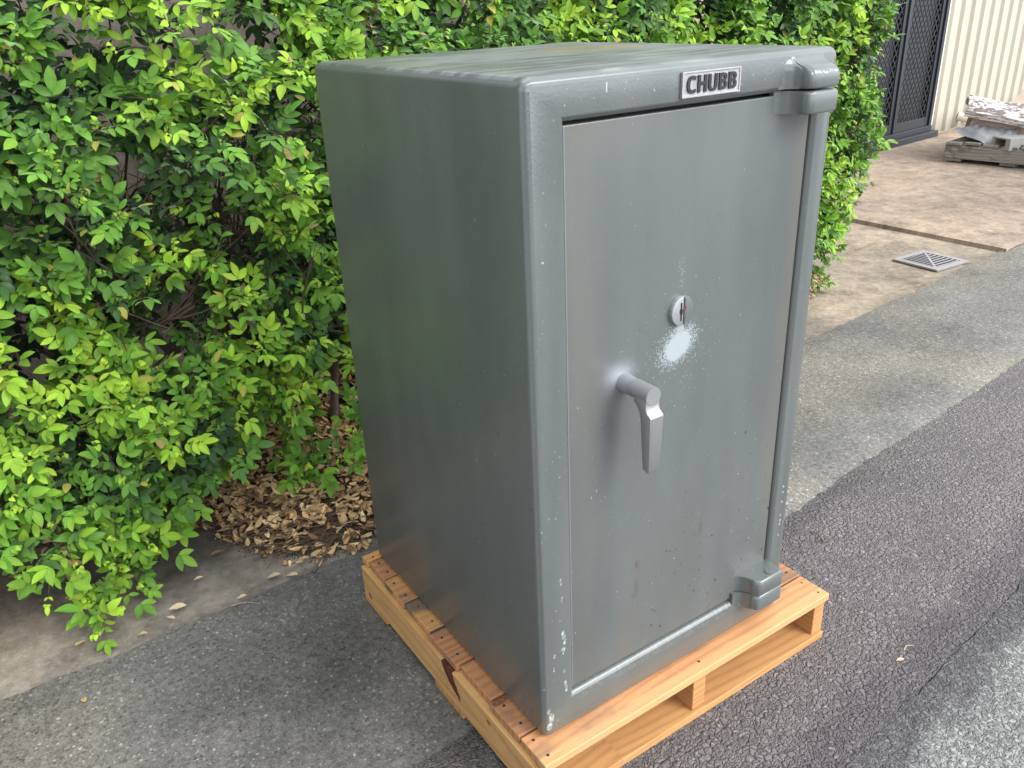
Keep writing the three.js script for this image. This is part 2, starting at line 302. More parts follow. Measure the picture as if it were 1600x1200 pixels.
const woodMaps = [woodTex(1, PINE, PINED), woodTex(2, RED, REDD, { stain: 0.4, knots: 3 }), woodTex(3, PINE, PINED, { stain: 0.85, knots: 3 }), woodTex(4, RED, REDD, { stain: 0.55, cathedral: 1 }), woodTex(5, GOLD, GOLDD, { knots: 1, cathedral: 1.4 }), woodTex(6, [0.63, 0.31, 0.135], [0.36, 0.145, 0.06], { knots: 4, stain: 0.4, sap: 0.75 })];
M.wood = woodMaps.map((t) => std({ map: t, bumpMap: t, bumpScale: 0.0008, roughness: 0.72 }));
// plank along x of given size; the texture runs along its length, ends get cross grain
function plank(l, h, d, r = 0.002, off = 0, jit = 0) {
  let g = new RoundedBoxGeometry(l, h, d, 1, r); g = planarUV(g, (v, n) => (n === 'x' ? [v.y * 0.6 + off, v.z * 3.6 + 0.5] : n === 'y' ? [v.x * 0.72 + off, v.z * 3.6 + 0.5] : [v.x * 0.72 + off, v.y * 3.6 + 0.25 + off]));
  if (jit) { const p = g.attributes.position; for (let i = 0; i < p.count; i++) { const x = p.getX(i); p.setY(i, p.getY(i) + jit * (noise2(x * 3 + off * 10, 1, 5) - 0.5)); } }
  return g;
}

// ---------------------------------------------------------------- the pallet under the safe
const PX0 = -0.036, PX1 = 0.828, PZ0 = -0.795, PZ1 = 0.05, DECK = 0.14;
{
  const t = thing('wooden_pallet', 'new orange pine pallet lying on the asphalt under the grey safe', 'pallet', 0.4, 0, -0.37);
  const ox = 0.4, oz = -0.37, L = PX1 - PX0, cx = (PX0 + PX1) / 2 - ox;
  M.nail = std({ color: rgb(0.06, 0.05, 0.045), roughness: 0.5, metalness: 0.6 });
  const nailG = new THREE.CylinderGeometry(0.003, 0.003, 0.002, 10);
  // deck boards from the back to the front
  const cuts = [[-0.795, -0.762, 0], [-0.757, -0.669, 1], [-0.663, -0.551, 2], [-0.544, -0.42, 2], [-0.414, -0.289, 3], [-0.282, -0.157, 1], [-0.151, -0.041, 3], [-0.0365, 0.05, 5]];
  cuts.forEach(([a, b, w], i) => {
    const g = plank(L - 0.004 * (i % 3), 0.02, b - a, 0.003, i * 0.37, 0.002);
    const m = mesh('deck_board', g, M.wood[w], t); m.position.set(cx + [0, 0.003, -0.002, 0.004, -0.003, 0.003, 0, -0.001][i], DECK - 0.01 - 0.001 * ((i * 7) % 3), (a + b) / 2 - oz);
    for (const nx of [-L / 2 + 0.022, L / 2 - 0.022]) for (const s of i ? [-0.27, 0.27] : [0.2]) { const n = mesh('nail', nailG, M.nail, m); n.position.set(nx + 0.004 * s, 0.0098, s * (b - a)); }
    if (i === 7) for (const s of [-0.2, 0.2]) { const n = mesh('nail', nailG, M.nail, m); n.position.set(0.01, 0.0098, s * (b - a)); }
  });
  // left bearer with its cathedral grain, dark bark scar and worn stamp
  const cv = document.createElement('canvas'); cv.width = 2048; cv.height = 256; const c = cv.getContext('2d');
  const im = c.createImageData(2048, 256), R = rng(77);
  for (let j = 0; j < 256; j++) for (let i = 0; i < 2048; i++) {
    const x = i / 2048 * 4, y = j / 256, yy = y + 0.12 * (fbm2(x * 0.8, y * 1.4, 3, 300) - 0.5), dist = Math.abs(yy - 0.55) + 0.05 * Math.pow(x - 1.2, 2) + 0.1 * fbm2(x, 0.5, 2, 303);
    const ring = Math.pow(0.5 + 0.5 * Math.sin(dist * 17 + 7 * fbm2(x * 0.6, y * 1.5, 3, 311)), 4) * (0.4 + 0.9 * fbm2(x, y * 2, 3, 313)), fib = fbm2(x * 12, y * 110, 3, 305), bl = fbm2(x * 3, y * 2, 4, 309);
    const k = clamp(0.55 * ring + 0.4 * (fib - 0.4) + 0.4 * (bl - 0.5)), o = (j * 2048 + i) * 4;
    for (let q = 0; q < 3; q++) im.data[o + q] = enc(lerp([0.64, 0.37, 0.15][q], [0.4, 0.18, 0.06][q], k)); im.data[o + 3] = 255;
  }
  c.putImageData(im, 0, 0);
  const sx = (z) => (z + 0.785) / 0.83 * 2048;                    // back is left on the canvas
  c.fillStyle = '#4a1f15'; c.beginPath(); c.moveTo(sx(-0.343), 0); c.quadraticCurveTo(sx(-0.335), 60, sx(-0.315), 100); c.quadraticCurveTo(sx(-0.29), 150, sx(-0.26), 172); c.quadraticCurveTo(sx(-0.268), 110, sx(-0.283), 70); c.quadraticCurveTo(sx(-0.29), 30, sx(-0.293), 0); c.fill();
  for (let i = 0; i < 240; i++) { const u = R(), z = lerp(-0.318, -0.27, u) + (R() - 0.5) * 0.042 * (1 - 0.75 * u), y = u * 160 * (0.8 + 0.2 * R()); c.fillStyle = ['#7a3b28', '#30110c', '#8f5236', '#5c2a1c'][i % 4]; c.save(); c.translate(sx(z), y); c.rotate(1.0 + 0.3 * R()); c.globalAlpha = 0.6; c.fillRect(-8, -1.5, 10 + 22 * R(), 2 + 3 * R()); c.restore(); }
  
  c.fillStyle = 'rgba(60,42,25,.75)'; for (let r = 0; r < 4; r++) for (let i = 0; i < 15; i++) { if (R() < 0.3) continue; const X = sx(-0.372 + 0.0068 * i + r * 0.002), Y = 70 + r * 36; c.fillRect(X, Y, 3, 8 + R() * 12); c.fillRect(X, Y + (R() < 0.5 ? 0 : 12), 7 + R() * 3, 3); }
  for (const [z, y, r] of [[-0.745, 205, 20], [-0.14, 60, 14]]) for (let q = r; q > 0; q -= 4) { c.fillStyle = q % 8 < 4 ? 'rgba(120,55,22,.8)' : 'rgba(170,95,45,.8)'; c.beginPath(); c.ellipse(sx(z), y, q * 1.5, q, 0.4, 0, 7); c.fill(); }
  const stT = new THREE.CanvasTexture(cv); stT.colorSpace = THREE.SRGBColorSpace;
  M.bearer = std({ map: stT, bumpMap: stT, bumpScale: 0.0012, roughness: 0.7 });
  const bz0 = -0.785, bz1 = 0.04, by0 = 0.022, by1 = 0.117;
  for (const [x, mat] of [[-0.026, 0], [0.395, 1], [0.806, 1]]) {
    let g = new RoundedBoxGeometry(0.038, by1 - by0, bz1 - bz0, 1, 0.0025);
    g = planarUV(g, (v, n) => (n === 'z' ? [v.x * 2.4 + 0.3 + x, v.y * 5 + 0.5] : mat === 0 ? [(v.z + (bz1 - bz0) / 2) / (bz1 - bz0), v.y / (by1 - by0) + 0.5] : [v.z * 0.8, v.y * 5 + 0.5]));
    mesh('bearer', g, mat === 0 ? M.bearer : M.wood[4], t).position.set(x - ox, (by0 + by1) / 2, (bz0 + bz1) / 2 - oz);
  }
  // bottom boards
  [[-0.79, -0.655, 0], [-0.395, -0.262, 4], [-0.078, 0.048, 4]].forEach(([a, b, w], i) => {
    const m = mesh('bottom_board', plank(L + 0.004, 0.02, b - a, 0.0025, i * 0.53 + 0.1, 0.001), M.wood[w], t); m.position.set(cx - 0.006, 0.0115, (a + b) / 2 - oz);
    if (i === 2) {                                                   // a line of faded black handwriting
      const q = rng(5), gs = []; for (let k = 0; k < 26; k++) { if (k % 7 === 5) continue; const g = box(0.0035 + 0.004 * q(), 0.0012, 0.003 + 0.004 * q(), -0.34 + k * 0.0098, 0.0105, -0.012 + 0.006 * (q() - 0.5)); g.rotateY(0.02 * (q() - 0.5)); gs.push(g); }
      mesh('handwriting', mergeGeometries(gs), std({ color: rgb(0.02, 0.018, 0.016), roughness: 0.9 }), m);
    }
  });
}

// ---------------------------------------------------------------- the safe
const SW = 0.693, SH = 1.25, SD = 0.769, SY = DECK;
{
  const t = thing('steel_safe', 'tall grey green steel safe with lever handle standing on the orange pallet', 'safe', SW / 2, SY, -SD / 2);
  const put = (g) => { g.translate(-SW / 2, 0, SD / 2); return g; };   // shapes below use the safe's front left bottom corner
  const A = 2.05, N = 2048;
  const R = rng(9);
  // paint on the body: one atlas in metres (front, side, top)
  const cv = document.createElement('canvas'); cv.width = cv.height = N; const c = cv.getContext('2d'), im = c.createImageData(N, N);
  const PAINT = [0.121, 0.131, 0.126];
  const paintRow = (X, Y, o, seed) => { const n = fbm2(X * 3, Y * 1.6, 4, seed), m = fbm2(X * 22, Y * 5, 3, seed + 7), f = fbm2(X * 110, Y * 110, 2, seed + 9); const sm1 = fbm2(X * 8, Y * 0.9, 4, seed + 21), k = 1 + 0.34 * (n - 0.5) + 0.14 * (m - 0.5) + 0.05 * (f - 0.5) + 0.3 * (sm1 - 0.5); const g = 0.05 * (n - 0.5); o[0] = PAINT[0] * k * (1 + g * 1.2); o[1] = PAINT[1] * k; o[2] = PAINT[2] * k * (1 - g); };
  const o3 = [0, 0, 0];
  for (let j = 0; j < N; j++) for (let i = 0; i < N; i++) {
    const X = i / N * A, Y = (N - 1 - j) / N * A, k = (j * N + i) * 4; paintRow(X, Y, o3, 400);
    if (Y > 1.262) {                                                 // top: worn through, dusty, with a rusty round stain
      const tx = X, tz = Y - 1.27, s = fbm2(tx * 9, tz * 60, 4, 420), p = fbm2(tx * 4, tz * 4, 4, 430), wr = step(0.52, 0.66, s * 0.6 + p * 0.5) * 0.6;
      for (let q = 0; q < 3; q++) o3[q] = lerp(o3[q], [0.36, 0.38, 0.36][q], wr * 0.6);
      const d = Math.hypot((tx - 0.5) / 0.135, (tz - 0.478) / 0.115), st = step(1.0, 0.8, d + 0.2 * (p - 0.5)); const ring = step(0.2, 0.02, Math.abs(d - 0.9)) * 0.5;
      for (let q = 0; q < 3; q++) o3[q] = lerp(o3[q], [0.27, 0.22, 0.15][q], clamp(st * 0.75 + ring * 0.4));
    } else if (Y < 0.16) { const r = step(0.16, 0, Y) * 0.25 * fbm2(X * 20, Y * 20, 3, 440); for (let q = 0; q < 3; q++) o3[q] = lerp(o3[q], [0.16, 0.12, 0.09][q], r); }
    for (let q = 0; q < 3; q++) im.data[k + q] = enc(o3[q]); im.data[k + 3] = 255;
  }
  c.putImageData(im, 0, 0);
  const P = (X, Y) => [X / A * N, N - 1 - Y / A * N];
  function fleck(X, Y, r, col) { const [x, y] = P(X, Y); c.fillStyle = col; c.beginPath(); const n = 6, a0 = R() * 6; for (let i = 0; i < n; i++) { const a = a0 + i / n * 6.283, q = r * (0.5 + 0.7 * R()); c.lineTo(x + Math.cos(a) * q, y + Math.sin(a) * q * 1.3); } c.fill(); }
  const pale = ['#a3aaa8', '#929a97', '#b4bab8', '#828b88'];
  for (let i = 0; i < 240; i++) fleck(0.73 + 0.75 * R(), 1.24 * (R() < 0.6 ? R() : R() * R()), 0.8 + 1.3 * R() * R(), pale[i % 4]);            // side flecks
  for (let i = 0; i < 60; i++) { const [x, y] = P(0.73 + 0.75 * R(), 1.2 * R()); c.strokeStyle = pale[i % 4]; c.lineWidth = 0.7 + R(); c.globalAlpha = 0.35 + 0.4 * R(); c.beginPath(); c.moveTo(x, y); const a = R() < 0.5 ? 1.9 + R() : R() * 6, l = 3 + 16 * R() * R(); c.quadraticCurveTo(x + Math.cos(a) * l * 0.5 + 2, y + Math.sin(a) * l * 0.5, x + Math.cos(a) * l, y + Math.sin(a) * l); c.stroke(); c.globalAlpha = 1; }
  for (let i = 0; i < 20; i++) fleck(0.73 + 0.7 * R(), 0.7 * R(), 1 + 1.4 * R(), '#23282a');
  for (let i = 0; i < 60; i++) { const e = R(); fleck(0.005 + 0.05 * R(), 1.24 * e, 0.5 + 1.1 * R(), pale[i % 4]); }                            // left stile
  for (const [X, Y, r] of [[0.052, 0.245, 5], [0.054, 0.225, 4], [0.051, 0.205, 4.5], [0.052, 0.155, 3], [0.055, 0.12, 4], [0.056, 0.105, 5], [0.02, 0.05, 7], [0.014, 0.03, 7], [0.012, 0.07, 5], [0.03, 0.2, 2.5], [0.028, 0.17, 2.5], [0.05, 0.33, 3], [0.048, 0.37, 3]]) for (let q = 0; q < 4; q++) fleck(X + 0.003 * (R() - 0.5), Y + 0.012 * (R() - 0.5), r * (0.5 + 0.5 * R()), pale[q]);
  for (const Y of [0.34, 0.325, 0.265, 0.25, 0.24, 0.21, 0.3]) fleck(0.668, Y, 3.2, pale[0]);                                                     // chips on the right stile
  for (let i = 0; i < 25; i++) fleck(0.645 + 0.045 * R(), 1.15 * R(), 0.6 + 0.9 * R(), pale[i % 4]);
  for (let i = 0; i < 50; i++) fleck(0.05 + 0.6 * R(), 1.2 + 0.035 * R(), 0.4 + 0.8 * R(), pale[i % 4]);                                           // lintel
  { const [x, y] = P(0.152, 1.225); c.fillStyle = '#b4b9b8'; c.fillRect(x, y - 6, 2, 14); fleck(0.249, 1.212, 2, '#e6e6e6'); fleck(0.2492, 1.2118, 1.2, '#111'); }
  for (let i = 0; i < 26; i++) fleck(0.56 + 0.075 * R(), 1.2115 + 0.003 * R(), 1 + R(), pale[2]);
  for (let i = 0; i < 260; i++) { const X = 0.08 + 0.47 * R() , Y = 0.06 + 0.028 * R() * (0.4 + 0.6 * R()); fleck(X, Y, 1.2 + 2.2 * R(), R() < 0.6 ? 'rgba(140,149,153,.22)' : 'rgba(120,128,130,.3)'); }      // rubbed ledge
  for (let i = 0; i < 200; i++) { const [x, y] = P(0.02 + 0.65 * R(), 1.31 + 0.72 * R()); c.fillStyle = pale[i % 4]; c.globalAlpha = 0.5; c.fillRect(x, y, 2 + 9 * R(), 1); c.globalAlpha = 1; }
  const bodyTex = new THREE.CanvasTexture(cv); bodyTex.colorSpace = THREE.SRGBColorSpace; bodyTex.wrapS = bodyTex.wrapT = THREE.RepeatWrapping;
  // orange-peel relief and uneven gloss shared by all painted parts
  const peel = dataTex(512, 512, (i, j, o) => { const u = i / 512, v = j / 512; o[0] = o[1] = o[2] = 0.75 * fbm2(u * 90, v * 90, 2, 450, 90) + 0.25 * fbm2(u * 9, v * 9, 2, 452, 9); }, false, [1, 1]);
  const gloss = dataTex(512, 512, (i, j, o) => { const u = i / 512, v = j / 512; o[0] = o[2] = 0; o[1] = 0.32 + 0.16 * (fbm2(u * 5, v * 5, 2, 455, 5) - 0.5); }, false, [1, 1]);
  const scaled = (tx, r) => { const k = tx.clone(); k.repeat.set(r, r); k.needsUpdate = true; return k; };
  M.paint = new THREE.MeshPhysicalMaterial({ side: THREE.DoubleSide, ior: 1.75, map: bodyTex, bumpMap: scaled(peel, A / 0.3), bumpScale: 0.00022, roughnessMap: scaled(gloss, A / 0.8), roughness: 1, metalness: 0 });
  const bodyUV = (v, n) => (n === 'z' ? [v.x / A, v.y / A] : n === 'x' ? [(0.72 - v.z) / A, v.y / A] : v.y < 1.2 ? [v.x / A, (v.y + v.z) / A] : [v.x / A, (1.27 - v.z) / A]);
  // shell with a door opening; every long edge rounded
  const hx0 = 0.077, hx1 = 0.641, hy0 = 0.084, hy1 = 1.183, r = 0.0138;
  const q = 0.02, ring = []; for (const [cx, cy, a0] of [[SW - q, q, -1], [SW - q, SH - q, 0], [q, SH - q, 1], [q, q, 2]]) for (let i = 0; i <= 6; i++) { const a = (a0 + i / 6) * Math.PI / 2; ring.push(new THREE.Vector2(cx + q * Math.cos(a), cy + q * Math.sin(a))); }
  const sh = new THREE.Shape(ring), hole = new THREE.Path([[hx0, hy0], [hx0, hy1], [hx1, hy1], [hx1, hy0]].map(([x, y]) => new THREE.Vector2(x, y))); sh.holes.push(hole);
  let body = new THREE.ExtrudeGeometry(sh, { depth: SD - 2 * r, bevelEnabled: true, bevelThickness: r, bevelSize: r, bevelOffset: -r, bevelSegments: 6, curveSegments: 8 });
  body.translate(0, 0, -SD + r); body = toCreasedNormals(body, 0.6);
  const back = box(hx1 - hx0 + 0.04, hy1 - hy0 + 0.04, 0.05, (hx0 + hx1) / 2, (hy0 + hy1) / 2, -0.08).toNonIndexed();
  body = planarUV(mergeGeometries([body, back]), bodyUV);
  mesh('body', put(body), M.paint, t);

  // hinge knuckles: a plan outline with a hollow flare on its left, lofted in height
  function knuckle(zb, xl, top, bot) {
    const plan = []; for (let i = 0; i <= 6; i++) { const a = i / 6 * Math.PI / 2; plan.push([xl - 0.03 + 0.03 * Math.sin(a), 0.028 + (zb - 0.028) * Math.cos(a)]); }
    for (let i = 0; i <= 6; i++) { const a = i / 6 * Math.PI / 2; plan.push([xl + 0.016 - 0.016 * Math.cos(a), 0.03 + 0.018 * Math.sin(a)]); }
    for (let i = 0; i <= 5; i++) { const a = i / 5 * Math.PI / 2; plan.push([0.637 + 0.009 * Math.sin(a), 0.039 + 0.009 * Math.cos(a)]); }
    plan.push([0.648, 0.01], [0.65, -0.02], [xl - 0.03, -0.02]);
    const lev = [];
    bot.forEach((l) => lev.push(l)); top.forEach((l) => lev.push(l));
    const pos = [], n = plan.length;
    for (const [y, s, inset, dz = 0] of lev) for (const [x, z0] of plan) { const z = z0 > -0.015 ? (z0 > 0 ? z0 * 0.9 : z0) + dz : z0; const zz = z > 0 ? z * s - (z > 0.02 ? inset : 0) : z; const xx = x > 0.6 ? x - inset : x > xl - 0.001 ? x + inset * 0.6 : x; pos.push(xx, y, zz); }
    const idx = []; for (let l = 0; l < lev.length - 1; l++) for (let i = 0; i < n; i++) { const a = l * n + i, b = l * n + (i + 1) % n; idx.push(a, a + n, b, b, a + n, b + n); }
    const tri = THREE.ShapeUtils.triangulateShape(plan.map(([x, z]) => new THREE.Vector2(x, z)), []);
    for (const [a, b, d] of tri) { idx.push(a, b, d); const o = (lev.length - 1) * n; idx.push(o + a, o + d, o + b); }
    const g = new THREE.BufferGeometry(); g.setAttribute('position', new THREE.Float32BufferAttribute(pos, 3)); g.setIndex(idx);
    return planarUV(toCreasedNormals(g.toNonIndexed(), 0.75), (v, n) => (n === 'y' ? [(v.x + 0.6) / A, (0.55 + v.z) / A] : bodyUV(v, n)));
  }
  const capT = (y) => [[y - 0.006, 1, 0], [y - 0.002, 1, 0.0015], [y, 1, 0.005]], capB = (y) => [[y, 1, 0.004], [y + 0.0015, 1, 0.0012], [y + 0.005, 1, 0]];
  const slope = [[1.208, 1, 0], [1.216, 1, 0.002], [1.2205, 0.97, 0.004], [1.2235, 0.86, 0.005], [1.226, 0.62, 0.004], [1.23, 0.34, 0.002, -0.001], [1.235, 0.12, 0.001, -0.003], [1.24, 0.0, 0, -0.012], [1.243, 0.0, 0, -0.05]];
  mesh('hinge_knuckle', put(knuckle(-0.001, 0.566, slope, capB(1.188))), M.paint, t);
  mesh('hinge_knuckle', put(knuckle(-0.001, 0.56, capT(0.1075), [[0.062, 0.1, 0], [0.066, 0.8, 0.003], [0.072, 1, 0]])), M.paint, t);

  // door: its own paint with the marks of use
  const dx0 = 0.0776, dx1 = 0.637, dy0 = 0.09, dy1 = 1.1775, DW = dx1 - dx0, DH = dy1 - dy0;
  const door = new THREE.Group(); door.name = 'door'; t.add(door);
  const dc = document.createElement('canvas'); dc.width = 1024; dc.height = 2048; const d = dc.getContext('2d'), di = d.createImageData(1024, 2048);
  for (let j = 0; j < 2048; j++) for (let i = 0; i < 1024; i++) {
    const X = i / 1024 * DW, Y = (2047 - j) / 2048 * DH; paintRow(X + 3, Y, o3, 500);
    const n = fbm2(X * 30, Y * 4, 4, 510), brown = clamp(0.3 * step(0.05, 0.0, Math.abs(X - 0.03) + 0.03 * (n - 0.5)) * (0.2 + 0.9 * fbm2(X * 12, Y * 3, 3, 512)) + 0.22 * step(0.16, 0, Y) * n + 0.25 * step(0.06, 0.0, DH - Y) * step(0.3, 0, X) * n + 0.14 * step(0.05, 0, DW - X) * n + 0.2 * step(0.5, 0.72, fbm2(X * 7 + 3, Y * 1.1, 4, 515)));
    for (let q2 = 0; q2 < 3; q2++) o3[q2] = lerp(o3[q2], [0.17, 0.135, 0.105][q2], brown);
    const band = X < 0.0025 ? 0.6 : 0; for (let q2 = 0; q2 < 3; q2++) o3[q2] = lerp(o3[q2], [0.24, 0.26, 0.26][q2], band);
    // silver overspray around the handle boss, grime below it
    const hX = X + dx0 - 0.19, hY = Y + dy0 - 0.745, sp = Math.exp(-(Math.pow(hX / 0.028, 2) + Math.pow(hY / 0.02, 2))) * 0.6 * (0.7 + 0.6 * n); for (let q2 = 0; q2 < 3; q2++) o3[q2] = lerp(o3[q2], [0.46, 0.47, 0.52][q2], sp);
    const gr = Math.exp(-(Math.pow((hX + 0.012) / 0.02, 2) + Math.pow((hY + 0.1) / 0.06, 2))) * 0.3; for (let q2 = 0; q2 < 3; q2++) o3[q2] *= 1 - gr;
    const k = (j * 1024 + i) * 4; for (let q2 = 0; q2 < 3; q2++) di.data[k + q2] = enc(o3[q2]); di.data[k + 3] = 255;
  }
  d.putImageData(di, 0, 0);
  const D = (X, Y) => [(X - dx0) / DW * 1024, 2047 - (Y - dy0) / DH * 2048];
  const dot = (X, Y, r0, col) => { const [x, y] = D(X, Y); d.fillStyle = col; d.beginPath(); const a0 = R() * 6; for (let i = 0; i < 6; i++) { const a = a0 + i / 6 * 6.283, q2 = r0 * (0.5 + 0.7 * R()); d.lineTo(x + Math.cos(a) * q2, y + Math.sin(a) * q2 * 1.25); } d.fill(); };
  const gauss = () => Math.sqrt(-2 * Math.log(1 - R() * 0.9999)) * Math.cos(6.283 * R());
  // white paint patch with a sprayed edge under the lock
  const px = 0.331, py = 0.7635;
  for (let i = 0; i < 4200; i++) { const a = gauss(), b = gauss(); dot(px + a * 0.0175 + b * 0.005, py + b * 0.015, 1.2 + 1.2 * R(), R() < 0.9 ? '#9fa7a9' : '#939b9d'); }
  for (let i = 0; i < 1500; i++) { const a = R() * 6.283, rr = 0.0275 * Math.sqrt(R()) * (0.85 + 0.15 * R()); dot(px + Math.cos(a) * rr * 1.05 + Math.sin(a) * 0.004, py + Math.sin(a) * rr * 0.95 + Math.cos(a) * 0.003, 4, '#a1a9ab'); }
  for (let i = 0; i < 220; i++) dot(0.333 + 0.009 * gauss() * 0.6, 0.7985 + 0.005 * gauss() * 0.6, 2.4, '#9da5a7');
  for (let i = 0; i < 260; i++) dot(px + gauss() * 0.05, py - 0.02 + gauss() * 0.05, 0.7 + 1.3 * R(), '#aeb5b7');
  for (let i = 0; i < 60; i++) dot(0.334 + gauss() * 0.004, 0.875 + 0.06 * R(), 0.8 + R(), i % 3 ? '#aeb5b7' : '#9a9452');
  for (let i = 0; i < 150; i++) dot(dx0 + DW * R(), dy0 + DH * R() * (R() < 0.7 ? 0.55 : 1), 1.3 + 2.2 * R() * R(), pale[i % 4]);
  for (let i = 0; i < 90; i++) dot(dx0 + DW * Math.sqrt(R()), dy0 + 0.5 * DH * R() * R(), 1.8 + 4 * R() * R(), '#1d2123');
  for (const [X, Y] of [[0.4, 0.71], [0.402, 0.725], [0.401, 0.732], [0.415, 0.76], [0.43, 0.79], [0.27, 0.79], [0.27, 0.775], [0.31, 0.6]]) { const [x, y] = D(X, Y); d.strokeStyle = 'rgba(40,44,46,.6)'; d.lineWidth = 2; d.beginPath(); d.moveTo(x, y); d.lineTo(x + 8 * R() - 2, y - 12 * R()); d.stroke(); }
  for (const [X, Y, w, h, cc] of [[0.243, 0.315, 7, 26, 'rgba(85,70,52,.12)'], [0.243, 0.26, 5, 60, 'rgba(85,72,58,.06)'], [0.235, 0.24, 16, 5, 'rgba(85,70,52,.09)'], [0.42, 0.33, 5, 60, 'rgba(60,58,54,.07)']]) { const [x, y] = D(X, Y); d.fillStyle = cc; for (let q2 = 0; q2 < 9; q2++) { d.beginPath(); d.ellipse(x + 4 * gauss(), y + 6 * gauss(), w * (0.4 + 0.9 * R()), h * (0.3 + 0.8 * R()), 0, 0, 7); d.fill(); } }
  for (let i = 0; i < 14; i++) { const [x, y] = D(0.2 + 0.35 * R(), 0.15 + 0.35 * R()); d.strokeStyle = 'rgba(190,198,200,.45)'; d.lineWidth = 1; d.beginPath(); d.moveTo(x, y); d.lineTo(x + 30 * R(), y - 30 * R()); d.stroke(); }
  for (const [X, Y] of [[0.128, 0.52], [0.14, 0.53]]) { const [x, y] = D(X, Y); d.fillStyle = '#c4cac9'; d.fillRect(x, y, 2, 9); }
  const doorTex = new THREE.CanvasTexture(dc); doorTex.colorSpace = THREE.SRGBColorSpace;
  M.doorPaint = new THREE.MeshPhysicalMaterial({ side: THREE.DoubleSide, ior: 1.75, map: doorTex, bumpMap: scaled(peel, 2.4), bumpScale: 0.00016, roughnessMap: scaled(gloss, 1), roughness: 1 });
  let dg = new RoundedBoxGeometry(DW, DH, 0.03, 2, 0.002); dg = planarUV(dg, (v) => [v.x / DW + 0.5, v.y / DH + 0.5]);
  dg.translate((dx0 + dx1) / 2, (dy0 + dy1) / 2, -0.024); mesh('door_panel', put(dg), M.doorPaint, door);
  mesh('hinge_knuckle', put(knuckle(-0.0095, 0.566, capT(1.1845), capB(1.146))), M.paint, door);
  mesh('hinge_knuckle', put(knuckle(-0.0095, 0.56, capT(0.149), capB(0.109))), M.paint, door);
  { const g = new THREE.CylinderGeometry(0.0085, 0.0085, 0.003, 24); g.translate(0.612, 0.1495, 0.026); mesh('hinge_pin', put(planarUV(g, (v) => [(v.x + 0.6) / A, (0.55 + v.z) / A])), M.paint, door); }
  // lever handle
  const chrome = std({ color: rgb(0.38, 0.385, 0.385), metalness: 0.7, roughness: 0.42, bumpMap: scaled(peel, 3), bumpScale: 0.0004 });
  const hand = new THREE.Group(); hand.name = 'handle'; door.add(hand);
  { const g = new THREE.CylinderGeometry(0.0166, 0.017, 0.046, 40); g.rotateX(Math.PI / 2); g.translate(0.203, 0.7285, 0.0438); const col = new THREE.CylinderGeometry(0.0152, 0.0185, 0.036, 40); col.rotateX(Math.PI / 2); col.translate(0.203, 0.7285, 0.005);
    mesh('spindle', put(g), chrome, hand); mesh('spindle_neck', put(col), std({ color: rgb(0.27, 0.28, 0.3), roughness: 0.42, metalness: 0.15 }), hand);
    const s = new THREE.Shape(); const z0 = 0.034;
    s.moveTo(z0, 0.737); s.lineTo(0.0655, 0.737); s.lineTo(0.0657, 0.7135); s.quadraticCurveTo(0.066, 0.7045, 0.0755, 0.7); s.lineTo(0.0775, 0.697); s.lineTo(0.074, 0.587); s.quadraticCurveTo(0.073, 0.583, 0.069, 0.5835); s.lineTo(0.057, 0.588); s.lineTo(0.052, 0.68); s.quadraticCurveTo(0.05, 0.709, 0.036, 0.7155); s.lineTo(z0, 0.716); s.closePath();
    let lg = new THREE.ExtrudeGeometry(s, { depth: 0.0275, bevelEnabled: true, bevelSize: 0.0018, bevelThickness: 0.0022, bevelOffset: -0.0018, bevelSegments: 3, curveSegments: 8 });
    lg.translate(0, 0, -0.01375); lg.rotateY(-Math.PI / 2);
    const p = lg.attributes.position; for (let i = 0; i < p.count; i++) { const y = p.getY(i), z = p.getZ(i); const k = lerp(0.9, 1.08, clamp((y - 0.583) / 0.13)); p.setX(i, p.getX(i) * k); }
    lg.translate(0, -0.588, 0); lg.scale(0.92, 0.965, 1); lg.translate(0, 0.588, 0); lg = toCreasedNormals(lg, 0.5); lg.translate(0.203, 0, 0); mesh('lever', put(lg), chrome, hand); }
  // round lock cover, one half raised, with a keyhole
  const lock = new THREE.Group(); lock.name = 'lock_cover'; lock.position.z = 0.0048; door.add(lock);
  { const lx = 0.3325, ly = 0.833, lr = 0.0275, steel = std({ color: rgb(0.42, 0.43, 0.44), metalness: 0.55, roughness: 0.42, bumpMap: scaled(peel, 3), bumpScale: 0.0003 });
    const half = new THREE.Shape(); half.absarc(0, 0, lr, Math.PI / 2, Math.PI * 1.5, false); half.closePath();
    const hg = new THREE.ExtrudeGeometry(half, { depth: 0.008, bevelEnabled: true, bevelSize: 0.0012, bevelThickness: 0.0012, bevelOffset: -0.0012, bevelSegments: 2, curveSegments: 20 }); hg.translate(lx, ly, -0.014);
    mesh('cover_half', put(toCreasedNormals(hg, 0.5)), steel, lock);
    const h2 = new THREE.Shape(); h2.absarc(0.0012, 0, lr, -Math.PI / 2, Math.PI / 2, false); h2.closePath();
    const g2 = planarUV(new THREE.ExtrudeGeometry(h2, { depth: 0.0035, bevelEnabled: true, bevelSize: 0.001, bevelThickness: 0.001, bevelOffset: -0.001, bevelSegments: 2, curveSegments: 20 }), (v) => [(v.x + 0.3) / A, (v.y + 0.4) / A]); g2.translate(lx, ly, -0.014);
    mesh('cover_half', put(toCreasedNormals(g2, 0.5)), M.paint, lock);
    const dk = std({ color: rgb(0.01, 0.01, 0.01), roughness: 0.6 });
